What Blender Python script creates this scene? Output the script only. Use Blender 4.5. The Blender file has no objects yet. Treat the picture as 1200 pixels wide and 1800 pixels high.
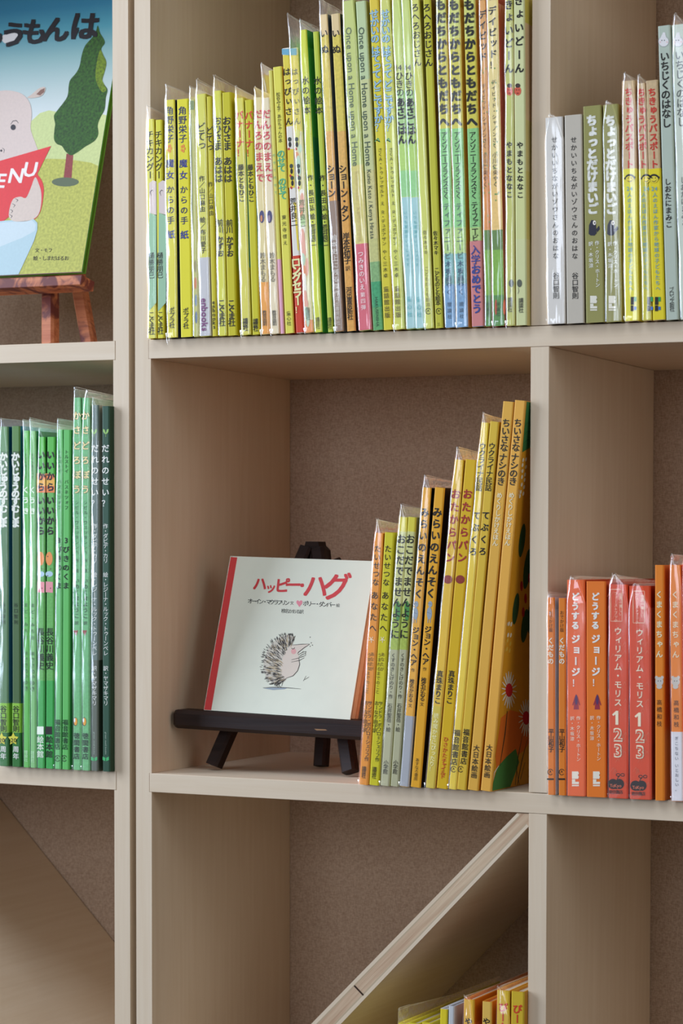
import bpy, math, random
from mathutils import Vector, Matrix

random.seed(7)
scene = bpy.context.scene
COL = scene.collection

# ------------------------------------------------------------------ camera
F, YAW, PITCH, ROLL = 3577.832, 0.3511638, -0.0334849, 0.0079177
CAM = Vector((1.1392658, -1.5447564, 0.1994740))
PX, PY = 1310.702, 1100.979
fw = Vector((-math.sin(YAW)*math.cos(PITCH), math.cos(YAW)*math.cos(PITCH), math.sin(PITCH)))
r0 = Vector((math.cos(YAW), math.sin(YAW), 0)); u0 = r0.cross(fw)
RX = r0*math.cos(ROLL) + u0*math.sin(ROLL)
UP = -r0*math.sin(ROLL) + u0*math.cos(ROLL)
cd = bpy.data.cameras.new('camera'); cam = bpy.data.objects.new('camera', cd); COL.objects.link(cam)
m3 = Matrix((RX, UP, -fw)).transposed()
cam.matrix_world = Matrix.Translation(CAM) @ m3.to_4x4()
cd.sensor_fit = 'VERTICAL'; cd.sensor_height = 36; cd.sensor_width = 24
cd.lens = F*36/1800
cd.shift_x = (600-PX)/1800; cd.shift_y = (PY-900)/1800
cd.clip_start = 0.05; cd.clip_end = 50
cd.dof.use_dof = True; cd.dof.focus_distance = 1.78; cd.dof.aperture_fstop = 10
scene.camera = cam

# ------------------------------------------------------------------ light
scene.view_settings.view_transform = 'Standard'
scene.view_settings.look = 'None'
scene.view_settings.gamma = 1
scene.view_settings.exposure = 0.04
W_ = bpy.data.worlds.new('room_light'); scene.world = W_; W_.use_nodes = True
bg = W_.node_tree.nodes['Background']
bg.inputs['Color'].default_value = (0.93, 0.96, 1.0, 1); bg.inputs['Strength'].default_value = 0.055
scene.cycles.transparent_max_bounces = 48
scene.cycles.max_bounces = 10

def area(name, loc, target, sx, sy, power, col):
    d = bpy.data.lights.new(name, 'AREA'); d.shape = 'RECTANGLE'; d.size = sx; d.size_y = sy
    d.energy = power; d.color = col
    o = bpy.data.objects.new(name, d); COL.objects.link(o); o.location = loc
    o.rotation_euler = (Vector(target)-Vector(loc)).to_track_quat('-Z', 'Y').to_euler()
    return o
# ceiling light of the room in front of the shelves, a window on the left, a paler one on the right
area('ceiling_light', (0.0, -1.35, 2.45), (0.15, 0, 0.3), 1.6, 0.9, 20, (0.82, 0.95, 1.16))
area('daylight_window', (-2.2, -1.1, 0.9), (0.15, 0, 0.3), 1.2, 1.9, 78, (0.80, 0.94, 1.18))
area('daylight_window', (2.2, -0.75, 0.9), (0.1, 0, 0.2), 0.9, 1.4, 9, (0.95, 0.96, 1.0))
area('daylight_window', (-0.2, -3.8, 0.9), (0.15, 0, 0.3), 1.6, 1.5, 31, (0.87, 0.96, 1.12))

# ------------------------------------------------------------------ geometry helpers
H, T, W, D, TP, G = 0.375, 0.01703, 0.37942, 0.22699, 0.01698, 0.00677
YF = -0.0070                                  # plane of the book spines
def ray(px, py): return fw + RX*((px-PX)/F) - UP*((py-PY)/F)
def on_plane(px, py, P, n):
    d = ray(px, py); return CAM + d*((P-CAM).dot(n)/d.dot(n))
def atY(px, py, Y=YF): return on_plane(px, py, Vector((0, Y, 0)), Vector((0, 1, 0)))

def lin(c):
    return tuple(((x/255)/12.92 if x/255 <= 0.04045 else ((x/255+0.055)/1.055)**2.4) for x in c) + (1,)
_mats = {}
GAIN = 1.03
def paint(col, rough=0.42, gain=None, mottle=0.0):
    """printed or painted surface of one colour"""
    key = (col, rough, gain, mottle)
    if key in _mats: return _mats[key]
    m = bpy.data.materials.new('print'); m.use_nodes = True
    nt = m.node_tree; b = nt.nodes['Principled BSDF']
    c = [min(.92, x*(gain or GAIN)/q) for x, q in zip(lin(col)[:3], (.92, .985, 1.09))] + [1]
    if mottle:
        n = nt.nodes.new('ShaderNodeTexNoise'); n.inputs['Scale'].default_value = 380; n.inputs['Detail'].default_value = 4
        tc = nt.nodes.new('ShaderNodeTexCoord'); nt.links.new(tc.outputs['Object'], n.inputs['Vector'])
        rp = nt.nodes.new('ShaderNodeValToRGB')
        rp.color_ramp.elements[0].position = .32; rp.color_ramp.elements[1].position = .68
        rp.color_ramp.elements[0].color = [x*(1-mottle) for x in c[:3]] + [1]
        rp.color_ramp.elements[1].color = [min(1, x*(1+mottle*.6)) for x in c[:3]] + [1]
        nt.links.new(n.outputs['Fac'], rp.inputs['Fac']); nt.links.new(rp.outputs['Color'], b.inputs['Base Color'])
    else:
        n = nt.nodes.new('ShaderNodeTexNoise'); n.inputs['Scale'].default_value = 60
        tc = nt.nodes.new('ShaderNodeTexCoord'); nt.links.new(tc.outputs['Object'], n.inputs['Vector'])
        mx = nt.nodes.new('ShaderNodeMix'); mx.data_type = 'RGBA'; mx.blend_type = 'MULTIPLY'
        mx.inputs['A'].default_value = c; mx.inputs['B'].default_value = (.93, .93, .93, 1)
        nt.links.new(n.outputs['Fac'], mx.inputs['Factor']); nt.links.new(mx.outputs['Result'], b.inputs['Base Color'])
    b.inputs['Roughness'].default_value = rough
    b.inputs['Specular IOR Level'].default_value = 0.25
    _mats[key] = m
    return m

def wood(name, axis, c1, c2, rough=.5, bump=.02, turn=0):
    m = bpy.data.materials.new(name); m.use_nodes = True
    nt = m.node_tree; b = nt.nodes['Principled BSDF']; L = nt.links.new
    tc = nt.nodes.new('ShaderNodeTexCoord'); mp = nt.nodes.new('ShaderNodeMapping')
    s = [55, 55, 55]; s[axis] = 2.2; mp.inputs['Scale'].default_value = s
    m0 = nt.nodes.new('ShaderNodeMapping'); m0.inputs['Rotation'].default_value = (0, turn, 0)
    L(tc.outputs['Object'], m0.inputs['Vector']); L(m0.outputs['Vector'], mp.inputs['Vector'])
    n = nt.nodes.new('ShaderNodeTexNoise'); n.inputs['Scale'].default_value = 3.2; n.inputs['Detail'].default_value = 8
    n.inputs['Roughness'].default_value = .62; n.inputs['Distortion'].default_value = .4
    L(mp.outputs['Vector'], n.inputs['Vector'])
    n2 = nt.nodes.new('ShaderNodeTexNoise'); n2.inputs['Scale'].default_value = 5; L(tc.outputs['Object'], n2.inputs['Vector'])
    rp = nt.nodes.new('ShaderNodeValToRGB')
    rp.color_ramp.elements[0].position = .3; rp.color_ramp.elements[0].color = c1
    rp.color_ramp.elements[1].position = .72; rp.color_ramp.elements[1].color = c2
    L(n.outputs['Fac'], rp.inputs['Fac'])
    mx = nt.nodes.new('ShaderNodeMix'); mx.data_type = 'RGBA'; mx.blend_type = 'MULTIPLY'
    mx.inputs['B'].default_value = (.9, .88, .85, 1)
    L(n2.outputs['Fac'], mx.inputs['Factor']); L(rp.outputs['Color'], mx.inputs['A']); L(mx.outputs['Result'], b.inputs['Base Color'])
    bp = nt.nodes.new('ShaderNodeBump'); bp.inputs['Strength'].default_value = bump; bp.inputs['Distance'].default_value = .002
    L(n.outputs['Fac'], bp.inputs['Height']); L(bp.outputs['Normal'], b.inputs['Normal'])
    b.inputs['Roughness'].default_value = rough; b.inputs['Specular IOR Level'].default_value = .25
    return m
WC1, WC2 = lin((226, 202, 171)), lin((233, 212, 184))
wood_x = wood('pale_wood', 0, WC1, WC2); wood_z = wood('pale_wood', 2, WC1, WC2); wood_y = wood('pale_wood', 1, WC1, WC2)
wood_ply = wood('plywood_edge', 0, lin((186, 160, 126)), lin((206, 184, 154)), .6, .1, math.radians(44.5))
wood_core = wood('plywood_core', 0, lin((184, 142, 110)), lin((228, 202, 168)), .6, .25, math.radians(44.5))
wood_d = wood('pale_wood', 0, WC1, WC2, turn=math.radians(44.5))
dark_wood = wood('dark_stained_wood', 0, lin((34, 19, 13)), lin((50, 32, 24)), .5, .15)

def burnt():
    m = wood('scorched_wood', 0, lin((172, 92, 56)), lin((222, 142, 96)), .45, .1)
    nt = m.node_tree; b = nt.nodes['Principled BSDF']; L = nt.links.new
    src = b.inputs['Base Color'].links[0].from_socket
    tc = nt.nodes.new('ShaderNodeTexCoord')
    n = nt.nodes.new('ShaderNodeTexNoise'); n.inputs['Scale'].default_value = 42; n.inputs['Detail'].default_value = 3; n.inputs['Distortion'].default_value = 1.2
    L(tc.outputs['Object'], n.inputs['Vector'])
    rp = nt.nodes.new('ShaderNodeValToRGB'); rp.color_ramp.elements[0].position = .5; rp.color_ramp.elements[1].position = .62
    L(n.outputs['Fac'], rp.inputs['Fac'])
    mx = nt.nodes.new('ShaderNodeMix'); mx.data_type = 'RGBA'; mx.inputs['B'].default_value = lin((112, 54, 46))
    L(rp.outputs['Color'], mx.inputs['Factor']); L(src, mx.inputs['A']); L(mx.outputs['Result'], b.inputs['Base Color'])
    return m
burnt_wood = burnt()

def wallpaper():
    m = bpy.data.materials.new('woven_wallpaper'); m.use_nodes = True
    nt = m.node_tree; b = nt.nodes['Principled BSDF']; L = nt.links.new
    tc = nt.nodes.new('ShaderNodeTexCoord')
    outs = []
    for sc in ((2300, 900, 560), (560, 900, 2300)):
        mp = nt.nodes.new('ShaderNodeMapping'); mp.inputs['Scale'].default_value = sc
        L(tc.outputs['Object'], mp.inputs['Vector'])
        n = nt.nodes.new('ShaderNodeTexNoise'); n.inputs['Scale'].default_value = .55; n.inputs['Detail'].default_value = 3
        L(mp.outputs['Vector'], n.inputs['Vector']); outs.append(n.outputs['Fac'])
    mul = nt.nodes.new('ShaderNodeMath'); mul.operation = 'ADD'; L(outs[0], mul.inputs[0]); L(outs[1], mul.inputs[1])
    rp = nt.nodes.new('ShaderNodeValToRGB')
    rp.color_ramp.elements[0].position = .36; rp.color_ramp.elements[0].color = lin((170, 141, 116))
    rp.color_ramp.elements[1].position = .62; rp.color_ramp.elements[1].color = lin((204, 176, 150))
    half = nt.nodes.new('ShaderNodeMath'); half.operation = 'MULTIPLY'; half.inputs[1].default_value = .5
    L(mul.outputs[0], half.inputs[0]); L(half.outputs[0], rp.inputs['Fac']); L(rp.outputs['Color'], b.inputs['Base Color'])
    bp = nt.nodes.new('ShaderNodeBump'); bp.inputs['Strength'].default_value = .7; bp.inputs['Distance'].default_value = .0012
    L(half.outputs[0], bp.inputs['Height']); L(bp.outputs['Normal'], b.inputs['Normal'])
    b.inputs['Roughness'].default_value = .85
    return m

def film_material():
    m = bpy.data.materials.new('clear_plastic_film'); m.use_nodes = True
    nt = m.node_tree; L = nt.links.new
    for n in list(nt.nodes):
        if n.type == 'BSDF_PRINCIPLED': nt.nodes.remove(n)
    out = nt.nodes['Material Output']
    tr = nt.nodes.new('ShaderNodeBsdfTransparent'); tr.inputs['Color'].default_value = (.97, .97, .97, 1)
    df = nt.nodes.new('ShaderNodeBsdfDiffuse'); df.inputs['Color'].default_value = (.9, .9, .9, 1)
    gl = nt.nodes.new('ShaderNodeBsdfGlossy'); gl.inputs['Roughness'].default_value = .13
    tc = nt.nodes.new('ShaderNodeTexCoord')
    mp = nt.nodes.new('ShaderNodeMapping'); mp.inputs['Scale'].default_value = (60, 60, 9); L(tc.outputs['Object'], mp.inputs['Vector'])
    nz = nt.nodes.new('ShaderNodeTexNoise'); nz.inputs['Scale'].default_value = 1.6; nz.inputs['Detail'].default_value = 2; L(mp.outputs['Vector'], nz.inputs['Vector'])
    bp = nt.nodes.new('ShaderNodeBump'); bp.inputs['Strength'].default_value = .5; bp.inputs['Distance'].default_value = .004
    L(nz.outputs['Fac'], bp.inputs['Height']); L(bp.outputs['Normal'], gl.inputs['Normal'])
    fr = nt.nodes.new('ShaderNodeFresnel'); fr.inputs['IOR'].default_value = 1.5; L(bp.outputs['Normal'], fr.inputs['Normal'])
    fm = nt.nodes.new('ShaderNodeMath'); fm.operation = 'MULTIPLY'; fm.inputs[1].default_value = 2.1; L(fr.outputs[0], fm.inputs[0])
    cl = nt.nodes.new('ShaderNodeMath'); cl.operation = 'MINIMUM'; cl.inputs[1].default_value = .26; L(fm.outputs[0], cl.inputs[0])
    L(cl.outputs[0], gl.inputs['Color'])
    df.inputs['Color'].default_value = (.035, .035, .035, 1)
    m1 = nt.nodes.new('ShaderNodeAddShader'); L(tr.outputs[0], m1.inputs[0]); L(df.outputs[0], m1.inputs[1])
    m2 = nt.nodes.new('ShaderNodeAddShader'); L(m1.outputs[0], m2.inputs[0]); L(gl.outputs[0], m2.inputs[1])
    L(m2.outputs[0], out.inputs['Surface'])
    return m
FILM = film_material()
RIM = paint((236, 238, 236), .25)  # opaque white standing in for the glint on the film's cut edge

class MB:
    """collects faces of one mesh object"""
    def __init__(s): s.v = []; s.f = []; s.m = []; s.mats = []; s.smooth = []
    def mi(s, mat):
        if mat not in s.mats: s.mats.append(mat)
        return s.mats.index(mat)
    def face(s, pts, mat, sm=False):
        i = len(s.v); s.v += [tuple(p) for p in pts]; s.f.append(tuple(range(i, i+len(pts)))); s.m.append(s.mi(mat)); s.smooth.append(sm)
    def grid(s, rows, mat, sm=True, closed=False):
        i = len(s.v); n = len(rows[0])
        for r in rows: s.v += [tuple(p) for p in r]
        k = s.mi(mat)
        for a in range(len(rows)-1):
            for b in range(n if closed else n-1):
                c = (b+1) % n
                s.f.append((i+a*n+b, i+a*n+c, i+(a+1)*n+c, i+(a+1)*n+b)); s.m.append(k); s.smooth.append(sm)
    def box(s, x0, x1, y0, y1, z0, z1, mat, M=None):
        P = [Vector(p) for p in ((x0,y0,z0),(x1,y0,z0),(x1,y1,z0),(x0,y1,z0),(x0,y0,z1),(x1,y0,z1),(x1,y1,z1),(x0,y1,z1))]
        if M: P = [M @ p for p in P]
        i = len(s.v); s.v += [tuple(p) for p in P]; k = s.mi(mat)
        for q in ((0,3,2,1),(4,5,6,7),(0,1,5,4),(1,2,6,5),(2,3,7,6),(3,0,4,7)):
            s.f.append(tuple(i+a for a in q)); s.m.append(k); s.smooth.append(False)
    def prism(s, poly, axis_vec, mat, cap=None):
        n = len(poly); A = [Vector(p) for p in poly]; B = [p+Vector(axis_vec) for p in A]
        for a in range(n):
            b = (a+1) % n; s.face([A[a], A[b], B[b], B[a]], mat)
        s.face(A[::-1], cap or mat); s.face(B, cap or mat)
    def tube(s, pts, radii, mat, n=8, square=None):
        pts = [Vector(p) for p in pts]; rows = []
        for k, p in enumerate(pts):
            d = (pts[min(k+1, len(pts)-1)]-pts[max(k-1, 0)]).normalized()
            a = d.cross(Vector((0, 1, 0)))
            if a.length < .05: a = d.cross(Vector((1, 0, 0)))
            a.normalize(); b = d.cross(a)
            rows.append([p + (a*math.cos(2*math.pi*q/n) + b*math.sin(2*math.pi*q/n))*radii[k] for q in range(n)])
        s.grid(rows, mat, True, True); s.face(rows[0][::-1], mat); s.face(rows[-1], mat)
    def build(s, name, parent=None, bevel=0, fix=True):
        me = bpy.data.meshes.new(name); me.from_pydata(s.v, [], s.f)
        for m in s.mats: me.materials.append(m)
        me.polygons.foreach_set('material_index', s.m); me.polygons.foreach_set('use_smooth', s.smooth)
        me.update()
        o = bpy.data.objects.new(name, me); COL.objects.link(o)
        if parent: o.parent = parent
        if bevel:
            bv = o.modifiers.new('edge', 'BEVEL'); bv.width = bevel; bv.segments = 2; bv.limit_method = 'ANGLE'; bv.angle_limit = .8
        return o
def empty(name, label, cat, group=None, M=None):
    o = bpy.data.objects.new(name, None); COL.objects.link(o); o.empty_display_size = .02
    o['label'] = label; o['category'] = cat
    if group: o['group'] = group
    if M is not None: o.matrix_world = M
    return o

# glyph outlines from the built-in font, cached per character
_gl = {}
_fc = bpy.data.curves.new('glyph', 'FONT'); _fo = bpy.data.objects.new('glyph', _fc); COL.objects.link(_fo)
_fc.resolution_u = 2; _fc.size = 1
def glyph(ch, bold=0):
    k = ch
    if k not in _gl:
        _fc.body = ch
        dg = bpy.context.evaluated_depsgraph_get(); dg.update()
        ev = _fo.evaluated_get(dg); me = ev.to_mesh()
        _gl[k] = ([(v.co.x, v.co.y) for v in me.vertices], [tuple(p.vertices) for p in me.polygons])
        ev.to_mesh_clear()
    return _gl[k]
SMALL = 'ぁぃぅぇぉゃゅょっァィゥェォャュョッ'
def put_glyph(mb, ch, bold, mat, fn, cx, cy, sx, sy, vertical=True, shear=0, rot=False):
    """fn maps (across, up) in metres to a 3-D point; glyph centred on cx, cy"""
    v, f = glyph(ch, 0)
    if not v: return 0
    if ord(ch) >= 0x4E00: bold = min(bold, .011)
    q_ = bold*.95
    for kk, (bx, by) in enumerate(((-q_, -q_), (q_, -q_), (-q_, q_), (q_, q_)) if bold > .003 else ((0, 0),)):
        _put(mb, ch, v, f, mat, lambda a, c: fn(a, c, kk*6e-6), cx+bx*sx, cy+by*sy, sx, sy, vertical, shear, rot)
def _put(mb, ch, v, f, mat, fn, cx, cy, sx, sy, vertical, shear, rot):
    cjk = ord(ch) > 0x2000
    if cjk: ox, oy = .5, .375
    else:
        xs = [a for a, _ in v]; ox, oy = (min(xs)+max(xs))/2, .345
    turn = vertical and ch in 'ー…（）()＝'
    pts = []
    for x, y in v:
        x -= ox; y -= oy
        if turn: x, y = y, -x
        if vertical and ch in SMALL: x += .1; y += .1
        x += shear*y
        if rot: x, y = y, -x
        pts.append(fn(cx+x*sx, cy+y*sy))
    i = len(mb.v); mb.v += [tuple(p) for p in pts]; k = mb.mi(mat)
    for q in f:
        mb.f.append(tuple(i+a for a in q)); mb.m.append(k); mb.smooth.append(False)

# ------------------------------------------------------------------ the room and the two bookcases
wall = MB(); wall.box(-1.6, 2.2, D, D+.05, -1.2, 1.6, wallpaper()); w_ = wall.build('wall_back'); w_['kind'] = 'structure'

ZS = [2*H+T+.0, H, -T, -H-2*T]                 # undersides of the shelf boards, top to bottom
ZLO, ZHI = -H-2*T-.12, 2*H+2*T
def bookcase(label, xs, side):
    """xs: left inner faces of the bays (left to right); side panels and dividers are TP thick"""
    e = empty('bookcase', label, 'bookcase')
    x_left, x_right = xs[0], xs[-1]+W
    def panel(x0, x1, notch):
        mb = MB(); n = .0026
        if notch > 0: mb.box(x0, x1-n, 0, D-.0005, ZLO, ZHI, wood_z); a, b = x1-n, x1
        else: mb.box(x0+n, x1, 0, D-.0005, ZLO, ZHI, wood_z); a, b = x0, x0+n
        zz = [ZLO] + sorted(z for q in ZS for z in (q-.0001, q+T+.0001)) + [ZHI]
        for k in range(0, len(zz)-1, 2):
            if zz[k+1] > zz[k]: mb.box(a, b, 0, D-.0005, zz[k], zz[k+1], wood_z)
        mb.build('side_panel', e)
    panel(x_left-TP, x_left, 1); panel(x_right, x_right+TP, -1)
    for z in ZS:
        mb = MB(); mb.box(x_left-.0022, x_right+.0022, -.0002, D-.0005, z, z+T, wood_x); mb.build('shelf_board', e, .0004)
    for k in range(len(xs)-1):
        x = xs[k]+W
        for a, b in ((ZS[1]+T, ZS[0]), (ZS[2]+T, ZS[1]), (ZS[3]+T, ZS[2])):
            mb = MB(); mb.box(x, x+TP, 0, D-.0005, a+.0006, b-.0002, wood_z); mb.build('divider', e, .0003)
    return e
bc_r = bookcase('pale wood bookcase on the right holding the dark easel and the yellow and orange books', [0, W+TP], 1)
XR = -TP-G                                      # right outer face of the left bookcase
bc_l = bookcase('pale wood bookcase at the left edge holding the green books', [XR-TP-W-TP-W, XR-TP-W], -1)

# slanting boards in the lower bays
def slant(e, fx):
    """board across a bay from the upper corner to the lower one; fx places or mirrors x"""
    def P(x, z): return Vector((fx(x), .0008, z))
    a0, a1, b0, b1 = P(.3683, -T-.0006), P(.0006, -.3779), P(W-.0004, -.0285), P(.0195, -H-T+.0003)
    c0, c1 = P(W-.0004, -T-.0006), P(.0006, -H-T+.0003)
    mb = MB(); dv = Vector((0, D-.0022, 0))
    def q(t, s): return a0.lerp(a1, t).lerp(b0.lerp(b1, t), s)
    for s0, s1, m in ((0, .17, wood_d), (.17, .24, wood_ply), (.24, .76, wood_core), (.76, .83, wood_ply), (.83, 1, wood_d)):
        mb.face([q(0, s0), q(0, s1), q(1, s1), q(1, s0)], m)
    mb.face([a0, b0, c0], wood_core); mb.face([a1, b1, c1], wood_core)
    off = Vector((0, -.0002, 0)); c = .435
    mb.face([q(c, .2)+off, q(c+.003, .2)+off, q(c+.003, .83)+off, q(c, .83)+off], paint((60, 44, 34)))
    loop = [a0, a1, c1, b1, b0, c0]
    for i in range(6):
        j = (i+1) % 6; mb.face([loop[i], loop[i]+dv, loop[j]+dv, loop[j]], wood_y)
    mb.face([p+dv for p in loop], wood_x)
    mb.build('diagonal_board', e)
slant(bc_r, lambda x: x)
xl = XR-TP-W
slant(bc_l, lambda x: xl+W-x)

# ------------------------------------------------------------------ books
PAGE = paint((222, 214, 198), .8)
LEVEL = {'top': H+T, 'mid': 0.0, 'low': -H-T}
K = (38, 34, 30); WH = (236, 236, 232)
def T_(s, y0, y1, size, col=K, bold=0, u=.5, rot=False, shear=0): return (s, y0, y1, size, col, bold, u, rot, shear)

def shell(mb, w, h, d, r, th, segs, e=0.0, y0=0.0):
    """U-shaped cover or band: segs = [(z0, z1, spine material, side material)]"""
    def path(off, rr):
        P = [(-off, d)]
        for k in range(5):
            P.append((-off+rr*(1-math.cos(k*math.pi/8)), y0-off+rr*(1-math.sin(k*math.pi/8))))
        for k in range(4, -1, -1):
            P.append((w+off-rr*(1-math.cos(k*math.pi/8)), y0-off+rr*(1-math.sin(k*math.pi/8))))
        P.append((w+off, d))
        return P
    out = path(e, r); inn = path(e-th, max(r-th, .0002))
    n = len(out)
    for z0, z1, ms, ml in segs:
        for k in range(n-1):
            m = ml if k in (0, n-2) else ms
            a, b = out[k], out[k+1]
            mb.face([(a[0], a[1], z0), (b[0], b[1], z0), (b[0], b[1], z1), (a[0], a[1], z1)], m, k not in (0, n-2))
    z0, z1 = segs[0][0], segs[-1][1]
    for k in range(n-1):
        a, b, c, d2 = out[k], out[k+1], inn[k+1], inn[k]
        mb.face([(a[0], a[1], z0), (d2[0], d2[1], z0), (c[0], c[1], z0), (b[0], b[1], z0)], segs[0][3])
        mb.face([(a[0], a[1], z1), (b[0], b[1], z1), (c[0], c[1], z1), (d2[0], d2[1], z1)], segs[-1][3])
        mb.face([(d2[0], d2[1], z0), (d2[0], d2[1], z1), (c[0], c[1], z1), (c[0], c[1], z0)], segs[0][3])
    for p, q in ((out[0], inn[0]), (inn[-1], out[-1])):
        mb.face([(p[0], p[1], z0), (p[0], p[1], z1), (q[0], q[1], z1), (q[0], q[1], z0)], segs[0][3])

def sleeve(e, w, h, d, ht, seed, flap=0.0, lean=0.0, apex=.25):
    """open clear bag round a book: rises above the top and pinches together"""
    rnd = random.Random(seed); g = .0005
    zs = [0.0006] + [h*k/9 for k in range(1, 10)] + [h+ht*.25, h+ht*.55, h+ht*.8, h+ht]
    ph = [rnd.uniform(0, 6.28) for _ in range(6)]
    rows = []
    for z in zs:
        s = max(0, (z-h*.985)/(h+ht-h*.985)); s = min(1, s)*.82
        ax = w*apex
        x0 = -g*2.2 - .0003*(1+math.sin(z*70+ph[0])); x1 = w+g*1.2+.0002*(1+math.sin(z*55+ph[1]))
        x0 = x0+(ax-x0)*s; x1 = x1+(ax-x1)*s
        yf = -g*2.2 - .0003*(1+math.sin(z*90+ph[2]))
        r = min(.0034, (x1-x0)*.5); r2 = min(.0015, (x1-x0)*.35)
        P = [(x0, d*.98), (x0, d*.5), (x0, .02), (x0, yf+r*1.6)]
        for k in range(5):
            a = k*math.pi/8; P.append((x0+r*(1-math.cos(a)), yf+r*(1-math.sin(a))))
        for k in range(4, -1, -1):
            a = k*math.pi/8; P.append((x1-r2*(1-math.cos(a)), yf+r2*(1-math.sin(a))))
        P += [(x1, yf+r2*2), (x1, .02), (x1, d*.5), (x1, d*.98)]
        dz = 0 if z <= h else 1
        rows.append([(x+dz*rnd.uniform(-.0004, .0004), y, (h+(z-h)*(1-.6*min(1, max(0, y-.004)/(.5*d))) + .0010*math.sin(k*.9+ph[3])) if dz else z) for k, (x, y) in enumerate(P)])
    mb = MB(); mb.grid(rows, FILM)
    if flap:                                   # sealed lower corner that hangs over the shelf edge
        yb = -g*2.2-.0006
        A = [(-.0006, yb, .004), (w*.3, yb-.0006, .0045), (w*.62, yb, .004)]
        B = [(w*.12, yb-.0006, .0004-flap*.5), (w*.26, yb-.0014, 0-flap*.6), (w*.42, yb-.0004, .0006-flap*.45)]
        C = [(w*.2, yb-.0004, -flap), (w*.24, yb-.0010, -flap*1.02), (w*.3, yb-.0004, -flap*.96)]
        mb.grid([A, B, C], FILM)
    # cut edge of the film round the bag's mouth, its caught light painted white
    top = [Vector(p) for p in rows[-1]]
    for a, q in zip(top[2:-2], top[3:-1]):
        if (a-q).length > 1e-5:
            dn = Vector((0, 0, -.00022)); o_ = Vector((0, -.00012, 0))
            mb.face([a+dn+o_, q+dn+o_, q+o_, a+o_], RIM)
    return mb.build('plastic_sleeve', e)

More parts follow.
